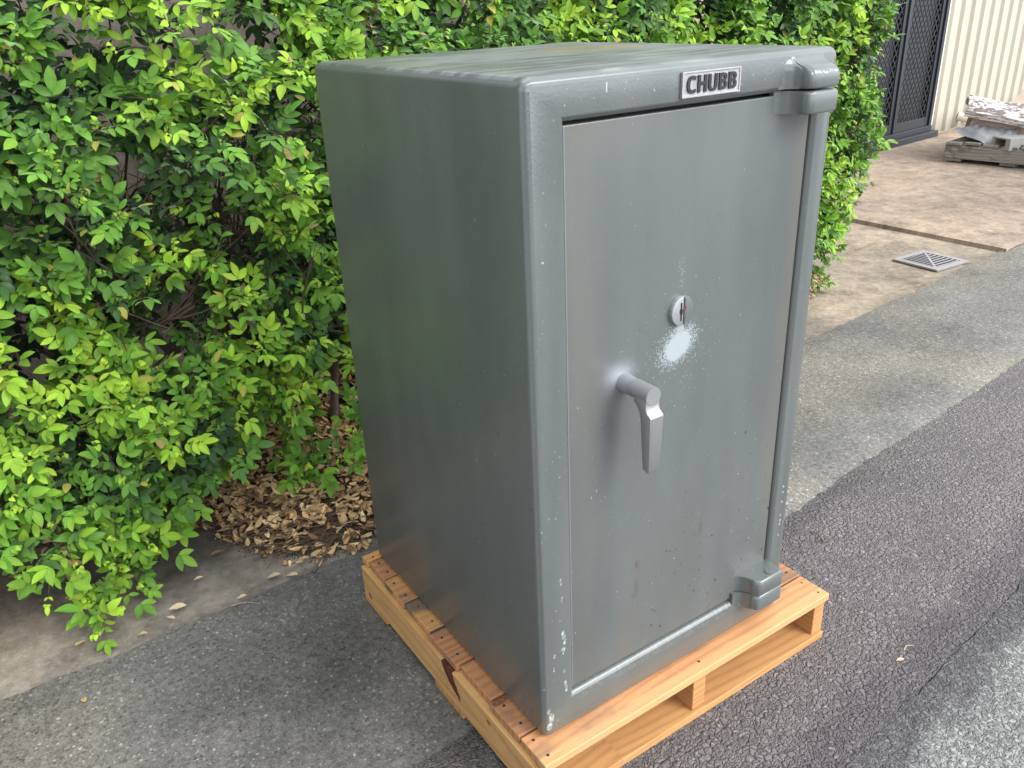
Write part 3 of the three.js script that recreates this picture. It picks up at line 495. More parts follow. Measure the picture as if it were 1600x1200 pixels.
    const kg = mergeGeometries([box(0.0026, 0.034, 0.002, lx - 0.006, ly, -0.0048), (() => { const z = new THREE.CylinderGeometry(0.0042, 0.0042, 0.002, 16); z.rotateX(Math.PI / 2); z.scale(0.8, 1.6, 1); z.translate(lx - 0.006, ly, -0.0046); return z; })()]);
    mesh('keyhole', put(kg), dk, lock);
    mesh('pivot_bar', put(box(0.0035, 0.05, 0.004, lx + 0.0018, ly, -0.0055, 0.001)), std({ color: rgb(0.12, 0.12, 0.125), metalness: 0.6, roughness: 0.4 }), lock);
    const rg = box(0.0018, 0.006, 0.001, lx + 0.0105, ly + 0.003, -0.0092); rg.translate(0, 0, 0); mesh('red_mark', put(rg), std({ color: rgb(0.4, 0.06, 0.04), roughness: 0.6 }), lock);
    const sg = new THREE.CylinderGeometry(0.0028, 0.0028, 0.001, 14); sg.rotateX(Math.PI / 2); sg.translate(lx - 0.0155, ly - 0.001, -0.0046); mesh('screw', put(sg), std({ color: rgb(0.5, 0.44, 0.38), metalness: 0.6, roughness: 0.4 }), lock); }
  // name plate with raised letters
  const plate = new THREE.Group(); plate.name = 'name_plate'; t.add(plate);
  { const x0 = 0.302, x1 = 0.433, yc = 1.2145, h = 0.039, cm = std({ color: rgb(0.62, 0.6, 0.62), metalness: 0.9, roughness: 0.28, bumpMap: scaled(peel, 5), bumpScale: 0.0006 });
    const rim = [box(x1 - x0, 0.0025, 0.0055, (x0 + x1) / 2, yc + h / 2 - 0.00125, 0.0032, 0.0008), box(x1 - x0, 0.0025, 0.0055, (x0 + x1) / 2, yc - h / 2 + 0.00125, 0.0032, 0.0008), box(0.0025, h, 0.0057, x0 + 0.00125, yc, 0.0032, 0.0008), box(0.0025, h, 0.0057, x1 - 0.00125, yc, 0.0032, 0.0008), box(x1 - x0 - 0.002, h - 0.002, 0.004, (x0 + x1) / 2, yc, 0.0022, 0.0006)];
    mesh('plate', put(mergeGeometries(rim)), cm, plate);
    const font = await new FontLoader().loadAsync('fonts/droid/droid_sans_bold.typeface.json');
    const ink = std({ color: rgb(0.035, 0.035, 0.04), metalness: 0.3, roughness: 0.45 });
    let X = x0 + 0.0095; const letters = [...'CHUBB'].map((ch) => { const g = new TextGeometry(ch, { font, size: 0.0255, depth: 0.0025, curveSegments: 6, bevelEnabled: true, bevelSize: 0.0004, bevelThickness: 0.0004, bevelSegments: 1 }); g.computeBoundingBox(); return g; });
    const wid = letters.map((g) => g.boundingBox.max.x - g.boundingBox.min.x), gap = (x1 - x0 - 0.019 - wid.reduce((a, b) => a + b)) / 4;
    const sc = gap < 0.0015 ? (x1 - x0 - 0.019 - 0.008) / wid.reduce((a, b) => a + b) : 1, gp = sc === 1 ? gap : 0.002;
    letters.forEach((g, i) => { g.translate(-g.boundingBox.min.x, 0, 0); g.scale(sc, 1, 1); g.translate(X, yc - 0.0125, 0.0038); X += wid[i] * sc + gp; mesh('letter', put(g), ink, plate); });
  }
}

// ---------------------------------------------------------------- leaves
function leafGeo(fold, curl, wid, rows = 6) {
  const pos = [], uv = [], idx = [];
  for (let i = 0; i <= rows; i++) {
    const t = i / rows, w = wid * Math.pow(Math.sin(Math.PI * Math.pow(t, 0.92)), 0.8) * (t > 0.85 ? 0.88 : 1);
    const ang = curl * t, y = curl ? Math.sin(ang) / curl : t, z = curl ? -(1 - Math.cos(ang)) / curl : 0;
    for (const s of [-1, 0, 1]) { const x = s * w; pos.push(x, y, z + fold * Math.abs(x) + (s ? 0.012 * Math.sin(i * 2.1 + s) : 0)); uv.push(0.5 + s * 0.5 * Math.min(1, w / wid * 0.98), t); }
  }
  for (let i = 0; i < rows; i++) for (let s = 0; s < 2; s++) { const a = i * 3 + s, b = a + 3; idx.push(a, a + 1, b, b, a + 1, b + 1); }
  const g = new THREE.BufferGeometry(); g.setAttribute('position', new THREE.Float32BufferAttribute(pos, 3)); g.setAttribute('uv', new THREE.Float32BufferAttribute(uv, 2)); g.setIndex(idx); g.computeVertexNormals(); return g;
}
const leafTex = dataTex(128, 256, (i, j, o) => {
  const u = Math.abs(i / 127 - 0.5) * 2, v = j / 255, mid = step(0.07, 0.02, u), side = step(0.12, 0.02, Math.abs(((v * 9 - u * 2.2 + 20) % 1) - 0.5)) * 0.12 * (1 - u), n = fbm2(i / 12, j / 12, 3, 601);
  const k = 0.84 + 0.3 * (n - 0.5) + 0.3 * mid + side; o[0] = Math.min(1, k * (1 + 0.15 * mid)); o[1] = Math.min(1, k); o[2] = Math.min(1, k * (1 + 0.1 * mid));
});
const leafMat = (col) => new THREE.MeshPhysicalMaterial({ side: THREE.DoubleSide, color: col, map: leafTex, roughness: 0.9, transmission: 0.22, thickness: 0, clearcoat: 0.3, clearcoatRoughness: 0.38 });
const leafGeos = [leafGeo(0.3, 0.5, 0.215), leafGeo(0.5, 1.0, 0.23), leafGeo(0.18, 0.25, 0.205), leafGeo(0.75, 2.3, 0.27)];
M.bark = std({ roughness: 0.95, map: dataTex(128, 256, (i, j, o) => { const n = fbm2(i / 6, j / 24, 4, 611), m = fbm2(i / 30, j / 40, 3, 613); const k = 0.06 + 0.12 * n + 0.08 * (m - 0.5); o[0] = k * 1.15; o[1] = k * 0.86; o[2] = k * 0.66; }) });
M.twig = std({ color: rgb(0.1, 0.066, 0.045), roughness: 0.95 });
M.stem = std({ color: rgb(0.12, 0.2, 0.04), roughness: 0.7 });

const UP = V(0, 1, 0);
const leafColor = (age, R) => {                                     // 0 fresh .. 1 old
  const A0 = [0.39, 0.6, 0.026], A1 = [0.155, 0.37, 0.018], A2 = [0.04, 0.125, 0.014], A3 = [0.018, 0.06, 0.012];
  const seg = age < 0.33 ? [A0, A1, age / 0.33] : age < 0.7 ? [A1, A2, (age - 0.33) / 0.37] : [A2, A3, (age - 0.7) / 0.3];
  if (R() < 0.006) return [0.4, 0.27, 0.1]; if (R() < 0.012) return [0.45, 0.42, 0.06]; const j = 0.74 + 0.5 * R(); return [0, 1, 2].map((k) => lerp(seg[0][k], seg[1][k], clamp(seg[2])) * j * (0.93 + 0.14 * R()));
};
// one shoot: stem with compound leaves; pushes leaves {m, col, geo, p, n, size} and stem tubes
function shoot(base, dir, len, vigor, R, leaves, stems) {
  const d = dir.clone().normalize(), side = V(R() - 0.5, R() - 0.5, R() - 0.5).cross(d).normalize();
  const droop = 0.25 + 0.5 * R(), pts = [];
  const at = (t) => base.clone().addScaledVector(d, len * t).addScaledVector(side, 0.12 * len * Math.sin(t * 2.2)).addScaledVector(UP, -droop * len * t * t * 0.5);
  for (let i = 0; i <= 3; i++) pts.push(at(i / 3));
  if (stems) stems.push(tube(pts, 0.0022, 0.0012, 3, 4));
  const nodes = Math.max(4, Math.round(len / 0.021)); let phi = R() * 6.28;
  for (let k = 0; k < nodes; k++) {
    const t = 0.18 + 0.82 * k / (nodes - 1), p = at(t), last = k / (nodes - 1);
    phi += 2.4; const e1 = side, e2 = d.clone().cross(side);
    const young = last > 0.82 ? (last - 0.82) / 0.18 : 0;
    const open = lerp(1.0, 0.45, young);
    let rd = d.clone().multiplyScalar(Math.cos(open)).addScaledVector(e1, Math.cos(phi) * Math.sin(open)).addScaledVector(e2, Math.sin(phi) * Math.sin(open)).addScaledVector(UP, 0.12).normalize();
    const size = lerp(1, 0.45, young) * (0.8 + 0.4 * R()), rl = 0.062 * size, nl = young > 0.6 ? 5 : R() < 0.4 ? 7 : 5;
    let nrm = UP.clone().multiplyScalar(0.75).add(V(-0.22, 0.1, 0.75).multiplyScalar(0.55)).addScaledVector(d, 0.3).add(V(R() - 0.5, R() - 0.5, R() - 0.5).multiplyScalar(0.8));
    nrm.addScaledVector(rd, -nrm.dot(rd)).normalize(); const sd = rd.clone().cross(nrm).normalize();
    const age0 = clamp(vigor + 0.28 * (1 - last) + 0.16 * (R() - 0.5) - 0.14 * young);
    for (let q = 0; q < nl; q++) {
      const term = q === nl - 1, tt = term ? 1 : 0.28 + 0.62 * Math.floor(q / 2) / Math.max(1, Math.floor((nl - 2) / 2)), sg = q % 2 ? 1 : -1;
      const lp = p.clone().addScaledVector(rd, rl * tt);
      const ld = term ? rd.clone() : rd.clone().multiplyScalar(0.62).addScaledVector(sd, sg * 0.8); ld.add(V(R() - 0.5, R() - 0.5, R() - 0.5).multiplyScalar(0.35)).normalize();
      const ln = nrm.clone().addScaledVector(sd, sg * (term ? 0 : -0.12)).add(V(R() - 0.5, R() - 0.5, R() - 0.5).multiplyScalar(0.45)); ln.addScaledVector(ld, -ln.dot(ld)).normalize();
      const L = (term ? 0.046 : 0.0255 + 0.016 * tt) * size * (0.85 + 0.3 * R());
      const lx = ld.clone().cross(ln), m = new THREE.Matrix4().makeBasis(lx.multiplyScalar(L * (0.95 + 0.25 * R())), ld.clone().multiplyScalar(L), ln.clone().multiplyScalar(L)).setPosition(lp);
      const gi = young > 0.55 ? (R() < 0.6 ? 3 : 1) : R() < 0.45 ? 0 : R() < 0.5 ? 1 : 2;
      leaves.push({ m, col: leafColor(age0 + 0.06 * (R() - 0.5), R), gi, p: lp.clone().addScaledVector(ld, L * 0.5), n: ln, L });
    }
  }
}
function hitsSafe(p) {                                              // is the safe between the camera and p
  const o = camera.position, d = p.clone().sub(o); let t0 = 0, t1 = 1;
  for (const [k, a, b] of [['x', 0, SW], ['y', SY, SY + SH], ['z', -SD, 0]]) { let u = (a - o[k]) / d[k], v = (b - o[k]) / d[k]; if (u > v) [u, v] = [v, u]; t0 = Math.max(t0, u); t1 = Math.min(t1, v); }
  return t0 < t1;
}
// leaves that show largest become parts, the others one mass for each leaf shape
const leafMats = []; const instMat = leafMat(rgb(1, 1, 1));
function matFor(col) { for (const e of leafMats) if (Math.abs(e.c[0] - col[0]) + Math.abs(e.c[1] - col[1]) < 0.035 + 0.12 * col[1]) return e.m; const m = leafMat(rgb(...col)); leafMats.push({ c: col, m }); return m; }
function addLeaves(parent, leaves, most) {
  const base = parent.position, cells = new Map();
  if (most) {
    leaves.forEach((l, i) => { const s = l.p.clone().project(camera); if (Math.abs(s.x) > 0.99 || Math.abs(s.y) > 0.99 || s.z > 1 || hitsSafe(l.p)) return; const dist = l.p.distanceTo(camera.position); const key = Math.round(s.x * 46) * 1000 + Math.round(s.y * 35); const o = cells.get(key); if (!o || o.dist > dist) cells.set(key, { i, dist, area: l.L * l.L / dist / dist * Math.abs(l.n.dot(camera.position.clone().sub(l.p).normalize())) }); });
    const best = [...cells.values()].sort((a, b) => b.area - a.area).slice(0, most);
    for (const { i } of best) { const l = leaves[i]; l.own = true; const m = mesh('leaf', leafGeos[l.gi], matFor(l.col), parent); l.m.clone().setPosition(V().setFromMatrixPosition(l.m).sub(base)).decompose(m.position, m.quaternion, m.scale); }
  }
  leafGeos.forEach((g, gi) => {
    const set = leaves.filter((l) => l.gi === gi && !l.own); if (!set.length) return;
    const im = new THREE.InstancedMesh(g, instMat, set.length); im.name = 'foliage'; im.userData.kind = 'stuff'; im.castShadow = im.receiveShadow = true;
    set.forEach((l, i) => { im.setMatrixAt(i, l.m.clone().setPosition(V().setFromMatrixPosition(l.m).sub(base))); im.setColorAt(i, rgb(...l.col)); }); parent.add(im);
  });
}
const shift = (g, o) => { g.translate(-o.x, -o.y, -o.z); return g; };

// ---------------------------------------------------------------- hedge
{
  const R = rng(2024), leaves = [], stems = [];
  const t = thing('hedge', 'tall leafy green hedge with bright new shoots growing behind the safe', 'hedge', 0.8, 0, -1.9);
  const front = (x, y) => -1.33 + SL * x + 0.16 * (fbm2(x * 2.6 + 7, y * 2.6, 3, 700) - 0.5) * 2 - 0.1 * step(1.35, 1.9, y) - 0.15 * step(0.6, 0.2, y) * step(-0.35, 0.1, x) * step(2.9, 2.3, x) + 0.1 * step(0.7, 0.15, y) * step(-0.35, -0.7, x);
  const floorY = (x) => x < -0.42 ? 0.2 + 0.1 * step(-0.6, -0.9, x) : x < 3.05 ? 0.12 + 0.25 * step(-0.42, -0.05, x) - 0.1 * step(1.2, 2.6, x) : 0.1;
  const ENDX = (y) => 2.9 + 0.3 * step(-0.1, 0.9, y) + 0.12 * (fbm1(y * 4, 3, 71) - 0.5);
  // openings where the branches and the wall behind show: [x, y, radius] on the face
  const holes = [[-0.3, 1.12, 0.085], [-0.24, 1.17, 0.06], [-0.06, 1.39, 0.075], [0.02, 1.42, 0.05], [-0.31, 1.31, 0.06], [-0.5, 1.27, 0.06], [-0.62, 1.07, 0.07], [-0.16, 1.3, 0.05], [-0.1, 0.68, 0.08], [-0.05, 0.55, 0.06], [0.17, 0.45, 0.1], [0.12, 0.3, 0.1], [0.62, 1.43, 0.03], [-0.42, 1.0, 0.05], [0.05, 1.2, 0.04], [-0.1, 1.02, 0.05]];
  const open = (x, y) => { for (const [hx, hy, r] of holes) { const dx = (x - hx), dy = (y - hy) * 1.2, q = r - 0.008; if (dx * dx + dy * dy < q * q) return true; } return false; };
  const camRel = (p, zf) => { const o = camera.position, k = (zf - o.z) / (p.z - o.z); return [o.x + (p.x - o.x) * k, o.y + (p.y - o.y) * k]; };
  let made = 0;
  for (let i = 0; i < 16000 && made < 3800; i++) {
    const x = -2.6 + 6.1 * R(), y = 0.1 + 1.75 * R(), back = R() < 0.12;
    if (y < floorY(x) + 0.08 * (R() - 0.5) || x > ENDX(y)) continue;
    const depth = back ? 0.75 + 0.35 * R() : R() < 0.68 ? -Math.log(1 - R() * 0.96) * 0.08 : 0.08 + 0.42 * R(), z = front(x, y) - depth;
    const p = V(x, y, z), c = camRel(p, -1.33 + SL * x);
    if (open(c[0], c[1]) && R() < 0.93) continue;
    if (!back && fbm2(x * 6.5 + 3, y * 6.5 + 1, 3, 720) < 0.2 + 0.13 * R()) continue;
    
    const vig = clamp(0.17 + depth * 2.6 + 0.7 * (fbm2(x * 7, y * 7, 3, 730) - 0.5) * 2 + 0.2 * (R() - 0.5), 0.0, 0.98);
    const dir = V((R() - 0.5) * 1.5, 0.35 + (R() - 0.5) * 1.2, back ? -0.6 : 0.9 * (0.4 + R()));
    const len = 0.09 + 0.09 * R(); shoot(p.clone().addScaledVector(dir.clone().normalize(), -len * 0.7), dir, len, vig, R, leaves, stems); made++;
  }
  // the end towards the shed, and the top
  for (let i = 0; i < 330; i++) { const y = 0.08 + 1.7 * R(), z = -1.6 - 0.85 * R(), x = ENDX(y) - Math.abs(R() + R() - 1) * 0.14, dir = V(0.9, 0.3 + (R() - 0.5), 0.5 * (R() - 0.2)); const len = 0.1 + 0.09 * R(); shoot(V(x - 0.06, y, z), dir, len, clamp(0.15 + 0.3 * R()), R, leaves, stems); }
  for (let i = 0; i < 500; i++) { const x = -2.6 + 5.9 * R(), z = -1.5 + SL * x - 0.9 * R(); shoot(V(x, 1.78 + 0.08 * R(), z), V(R() - 0.5, 1, 0.5 * (R() - 0.3)), 0.1 + 0.08 * R(), 0.15 + 0.3 * R(), R, leaves, null); }
  // hanging sprays at the lower left and the branch that trails onto the path
  const trail = [V(-0.33, 0.2, -1.48), V(-0.42, 0.14, -1.34), V(-0.52, 0.09, -1.24), V(-0.61, 0.055, -1.15), V(-0.66, 0.04, -1.1)];
  const tc = new THREE.CatmullRomCurve3(trail); stems.push(tube(trail, 0.004, 0.002, 10, 5));
  for (let i = 0; i < 20; i++) { const s = i / 19, p = tc.getPointAt(s), tg = tc.getTangentAt(s); shoot(p, tg.clone().multiplyScalar(0.8).add(V((R() - 0.5) * 1.8, 0.35, (R() - 0.5) * 1.4)), 0.07, s > 0.75 ? 0.05 : 0.14 + 0.2 * R(), R, leaves, stems); }
  for (const [x, y, z] of [[-0.72, 0.2, -1.24], [-0.8, 0.25, -1.3], [-0.65, 0.24, -1.26], [-0.9, 0.3, -1.34], [-0.56, 0.28, -1.3], [-0.7, 0.27, -1.24]]) shoot(V(x, y, z), V((R() - 0.5) * 0.8, -0.15, 0.7), 0.12, 0.16, R, leaves, stems);
  addLeaves(t, leaves, 300);
  // trunks and branches, each a part; twigs as one mass
  const twigs = stems;
  const grow = (p, d, r, len, lvl, out) => {
    const pts = [p.clone()]; let q = p.clone(), dd = d.clone();
    for (let i = 0; i < 3; i++) { dd.add(V((R() - 0.5) * 0.5, (R() - 0.35) * 0.3, (R() - 0.5) * 0.5)).normalize(); q = q.clone().addScaledVector(dd, len / 3); pts.push(q); }
    (lvl < 2 ? out : twigs).push(tube(pts, r, r * 0.62, 4, lvl < 2 ? 6 : 4));
    if (lvl >= 5) return;
    const n = lvl < 1 ? 3 : lvl < 3 ? 3 : 2;
    for (let i = 0; i < n; i++) { const k = 0.45 + 0.55 * R(), b = pts[Math.max(1, Math.round(k * 3))]; grow(b, dd.clone().add(V((R() - 0.5) * 1.9, (R() - 0.4) * 1.2, (R() - 0.5) * 1.7)).normalize(), r * 0.58, len * 0.74, lvl + 1, out); }
  };
  for (const x of [-1.5, -0.95, -0.62, -0.3, -0.02, 0.3, 0.75, 1.2, 1.7, 2.1]) { const out = []; grow(V(x, -0.02, -1.85 + SL * x + 0.2 * (R() - 0.5)), V((R() - 0.5) * 0.5, 1, 0.2).normalize(), 0.016 + 0.01 * R(), 0.5, 0, out); mesh('branch', shift(mergeGeometries(out), t.position), M.bark, t); }
  // some long bare horizontal branches inside
  { const out = []; for (let i = 0; i < 40; i++) { const x = -1 + 1.7 * R(), y = 0.25 + 1.2 * R(), z = -1.6 - 0.35 * R(); const a = R() * 6.28; out.push(tube([V(x, y, z), V(x + 0.12 * Math.cos(a), y + 0.1 * Math.sin(a), z + 0.05), V(x + 0.3 * Math.cos(a), y + 0.22 * Math.sin(a), z - 0.03)], 0.006, 0.002, 6, 5)); } const m = mesh('twigs', shift(mergeGeometries(out), t.position), M.twig, t); m.userData.kind = 'stuff'; }
  { const m = mesh('twigs', shift(mergeGeometries(twigs), t.position), M.twig, t); m.userData.kind = 'stuff'; }
  globalThis.hedgeLeaves = leaves.length;
}
console.log('leaves', globalThis.hedgeLeaves);

// young shoots standing in the leaf litter
for (const [x, z, h, n, seed, label] of [[0.11, -1.44, 0.14, 13, 31, 'low leafy green sprout rising from the brown leaf litter'], [0.3, -1.34, 0.27, 9, 37, 'dark green leafy sucker beside the back left edge of the safe']]) {
  const R = rng(seed), leaves = [], stems = [], t = thing('hedge_sprout', label, 'sprout', x, 0.02, z);
  for (let i = 0; i < n; i++) { const a = R() * 6.28, y = 0.02 + h * R(); const p = V(x + 0.05 * Math.cos(a), y, z + 0.05 * Math.sin(a)); shoot(p, V(Math.cos(a), 0.5, Math.sin(a) + 0.4), 0.075, 0.12 + 0.2 * R(), R, leaves, stems); stems.push(tube([V(x, 0.0, z), V(x + 0.02 * Math.cos(a), y * 0.6, z), p], 0.003, 0.0015, 4, 4)); }
  const b = t.position; addLeaves(t, leaves, 0); mesh('stem', shift(mergeGeometries(stems), b), M.stem, t);
}

// ---------------------------------------------------------------- dead leaves and twigs on the soil
const dryGeo = [leafGeo(0.5, 0.9, 0.21, 5), leafGeo(0.9, 1.5, 0.2, 5), leafGeo(-0.3, -0.8, 0.23, 5)], flatGeo = [leafGeo(0.25, 0.3, 0.22, 6), leafGeo(0.4, 0.5, 0.2, 6), leafGeo(-0.2, -0.4, 0.24, 6)];
M.dry = std({ map: leafTex, roughness: 0.9 });
const dryCol = (R) => { const p = R(), k = 0.95 + 0.6 * R(); return (p < 0.5 ? [0.56, 0.37, 0.18] : p < 0.75 ? [0.4, 0.24, 0.11] : p < 0.87 ? [0.2, 0.11, 0.055] : [0.68, 0.52, 0.28]).map((v) => v * k); };
{
  const R = rng(55), sets = [[], [], []];
  for (let i = 0; i < 19000; i++) {
    const x = -0.75 + 4.0 * R(), e = soilEdge(x), z = e + 0.04 - Math.pow(R(), 1.25) * 1.2, dens = fbm2(x * 7, z * 7, 3, 810), near = step(0.0, 0.2, e - z);
    if (R() > (0.34 + 0.66 * near) * step(0.2, 0.5, dens + 0.1)) continue;
    if (x > 0.75 && x < 2.4 && R() < 0.6) continue;
    const y = soilH(x, Math.min(z, e)) + 0.006 + 0.016 * R(), L = 0.026 + 0.022 * R();
    const n = V((R() - 0.5) * 1.0, 1, (R() - 0.5) * 1.0).normalize(), a = R() * 6.28, d0 = V(Math.cos(a), 0, Math.sin(a)); d0.addScaledVector(n, -d0.dot(n)).normalize(); if (R() < 0.4) n.negate();
    const sx = d0.clone().cross(n);
    sets[Math.floor(R() * 3)].push([new THREE.Matrix4().makeBasis(sx.multiplyScalar(L), d0.multiplyScalar(L), n.multiplyScalar(L)).setPosition(x, y, z), dryCol(R)]);
  }
  const t = new THREE.Group(); t.name = 'leaf_litter'; t.userData = { label: 'brown and tan dead leaves covering the soil under the hedge', category: 'leaf litter', kind: 'stuff' }; scene.add(t);
  sets.forEach((s, gi) => { const im = new THREE.InstancedMesh(gi === 1 ? dryGeo[0] : flatGeo[gi], M.dry, s.length); im.name = 'dead_leaves'; im.userData.kind = 'stuff'; s.forEach(([m, c], i) => { im.setMatrixAt(i, m); im.setColorAt(i, rgb(...c)); }); im.castShadow = im.receiveShadow = true; t.add(im); });
  const tw = []; for (let i = 0; i < 1100; i++) { const x = -0.5 + 1.6 * R(), e = soilEdge(x), z = e - 0.01 - 0.75 * R() * R(); if (x > 0.78) continue; const y = soilH(x, z) + 0.008 + 0.02 * R(), a = (R() - 0.5) * 2.2 + (R() < 0.5 ? 0 : Math.PI), l = 0.03 + 0.09 * R(); tw.push(tube([V(x, y, z), V(x + l * 0.5 * Math.cos(a), y + 0.006 * R(), z + l * 0.5 * Math.sin(a) + 0.008 * (R() - 0.5)), V(x + l * Math.cos(a), y + 0.012 * (R() - 0.4), z + l * Math.sin(a))], 0.0012 + 0.0012 * R(), 0.0008, 3, 4)); }
  const m = mesh('fine_twigs', mergeGeometries(tw), std({ color: rgb(0.13, 0.08, 0.05), roughness: 0.95 }), t); m.userData.kind = 'stuff';
  // crumbs of soil and grit along the edge of the bed
  const cr = [], g = new THREE.IcosahedronGeometry(1, 0), N = 2600, im = new THREE.InstancedMesh(g, std({ roughness: 1 }), N), mt = new THREE.Matrix4();
  for (let i = 0; i < N; i++) { const x = -0.75 + 1.4 * R(), e = soilEdge(x), z = e + 0.16 * R() * R() * R() - 0.05 * R(), s = 0.0012 + 0.003 * R() * R(); mt.makeRotationFromEuler(new THREE.Euler(R() * 6, R() * 6, R() * 6)).scale(V(s, s * 0.7, s)).setPosition(x, (z < e ? soilH(x, z) : -0.006) + s * 0.4, z); im.setMatrixAt(i, mt); const k = 0.4 + 0.9 * R(); im.setColorAt(i, R() < 0.12 ? rgb(0.4, 0.34, 0.26) : rgb(0.1 * k, 0.07 * k, 0.048 * k)); }
  im.name = 'soil_crumbs'; im.userData.kind = 'stuff'; im.castShadow = im.receiveShadow = true; t.add(im);
}
// single fallen leaves, each told by where it lies
{
  const R = rng(66), list = [
    [-0.635, -1.215, 0.045, 0.8, 'brown curled leaf on the concrete below the hanging hedge sprays'], [-0.845, -1.5, 0.04, 2.1, 'tan dry leaf half under the lower left end of the hedge'],
    [-0.743, -1.07, 0.034, 0.5, 'pale yellow leaf on the concrete left of the trailing green branch'], [-0.752, -0.84, 0.034, 1.7, 'small yellow leaf alone on the asphalt at the lower left'],
    [-0.575, -1.005, 0.034, 2.5, 'yellow leaf on the asphalt edge just right of the trailing branch tip'], [-0.46, -1.06, 0.05, 2.9, 'pale broken dry leaf on the dusty edge of the concrete'],
    [-0.5, -1.02, 0.03, 2.2, 'small cream leaf near the asphalt edge beside the trailing branch'], [-0.388, -1.16, 0.03, 2.8, 'small cream leaf on the concrete in front of the soil'],
    [-0.31, -1.0, 0.032, 2.7, 'pale leaf lying where the soil meets the dark asphalt'], [-0.4, -1.29, 0.045, 1.2, 'crumpled tan leaf on the concrete nearest the trailing branch base'], [-0.34, -1.25, 0.05, 0.3, 'crumpled brown leaf on bare concrete left of the litter'],
    [-0.2, -1.035, 0.045, 2.6, 'long cream leaf at the front tip of the leaf litter'], [-0.16, -1.0, 0.045, 2.2, 'cream leaf on the asphalt touching the front of the litter'], [0.075, -1.015, 0.032, 1.0, 'round pale leaf on the asphalt near the back pallet corner'],
    [0.91, 0.215, 0.022, 2.7, 'tiny straw coloured leaf on dark asphalt right of the pallet'], [3.5, -1.36, 0.04, 2.9, 'tan leaf on the concrete beside the drain grate'],
  ];
  list.forEach(([x, z, L, a, label], i) => {
    const m = mesh('fallen_leaf', flatGeo[i % 3], std({ map: leafTex, roughness: 0.85, color: rgb(...(label.includes('brown') ? [0.33, 0.19, 0.09] : label.includes('yellow') ? [0.68, 0.52, 0.2] : label.includes('tan') ? [0.5, 0.33, 0.17] : [0.72, 0.58, 0.36])) }));
    const n = V((R() - 0.5) * 0.3, i % 3 === 2 ? -1 : 1, (R() - 0.5) * 0.3).normalize(), d = V(Math.cos(a), 0, -Math.sin(a)); d.addScaledVector(n, -d.dot(n)).normalize();
    m.quaternion.setFromRotationMatrix(new THREE.Matrix4().makeBasis(d.clone().cross(n), d, n)); m.scale.setScalar(L * 0.95); m.position.set(x, 0.009, z); tag(m, label, 'leaf', 'fallen leaves lying loose on the ground');
  });
}
// sticks on the asphalt
M.stick = std({ color: rgb(0.13, 0.1, 0.08), roughness: 0.95 });
for (const [pts, r, label] of [
  [[V(-0.12, 0.008, -0.985), V(-0.075, 0.012, -1.03), V(-0.03, 0.014, -1.075), V(0.005, 0.012, -1.11)], 0.0042, 'grey brown stick at the edge of the leaf litter near the pallet'],
  [[V(-0.36, 0.005, -0.985), V(-0.325, 0.007, -0.975), V(-0.29, 0.005, -0.945)], 0.0013, 'thin pale twig on the asphalt left of the pallet'],
  [[V(-0.215, 0.005, -0.86), V(-0.19, 0.006, -0.9), V(-0.175, 0.005, -0.955)], 0.0014, 'thin dark twig on the asphalt beside the back left pallet corner'],
  [[V(1.15, 0.01, -0.2), V(1.165, 0.012, -0.23), V(1.155, 0.012, -0.26)], 0.0025, 'short dark twig on coarse asphalt right of the pallet corner'],
  [[V(0.93, 0.012, 0.2), V(0.95, 0.013, 0.195), V(0.965, 0.012, 0.205)], 0.002, 'straw coloured stalk bit on the coarse asphalt near the crack'],
]) { const m = mesh('stick', tube(pts, r, r * 0.5, 6, 6), label.includes('pale') || label.includes('straw') ? std({ color: rgb(0.4, 0.32, 0.22), roughness: 0.9 }) : M.stick); tag(m, label, 'stick'); }

// ---------------------------------------------------------------- drain grate
{
  const t = thing('drain_grate', 'square grey steel drain grate with slanted slots set in the concrete', 'drain grate', 3.945, 0.003, -1.585, -0.055);
  const m = std({ color: rgb(0.42, 0.4, 0.4), metalness: 0.4, roughness: 0.5 }), s = 0.29, f = 0.03;
  mesh('frame', mergeGeometries([box(s, 0.01, f, 0, 0, -s / 2 + f / 2), box(s, 0.01, f, 0, 0, s / 2 - f / 2), box(f, 0.01, s - 2 * f, -s / 2 + f / 2, 0, 0), box(f, 0.01, s - 2 * f, s / 2 - f / 2, 0, 0)]), m, t);
  const a = s / 2 - f, n = 8, w = 0.0095;
  for (let i = 0; i < n; i++) { const k = -a + (i + 0.5) * 2 * a / n;          // left: bars along z from the back edge to the ridge; right: bars along x
    // ridge runs from back right to front left: x = -z
    const lz = (-k) - (-a); if (lz > 0.006) mesh('bar', box(w, 0.004, lz, k, 0.002, -a + lz / 2), m, t);
    const lx = a - (-k); if (lx > 0.006) mesh('bar', box(lx, 0.004, w, a - lx / 2, 0.0018, k), m, t); }
  const rg = box(Math.SQRT2 * 2 * a, 0.0044, 0.012, 0, 0.0021, 0); rg.rotateY(Math.PI / 4); mesh('bar', rg, m, t);
  mesh('pit', box(s - 0.01, 0.004, s - 0.01, 0, -0.0055, 0), std({ color: rgb(0.012, 0.012, 0.012), roughness: 1 }), t);
}

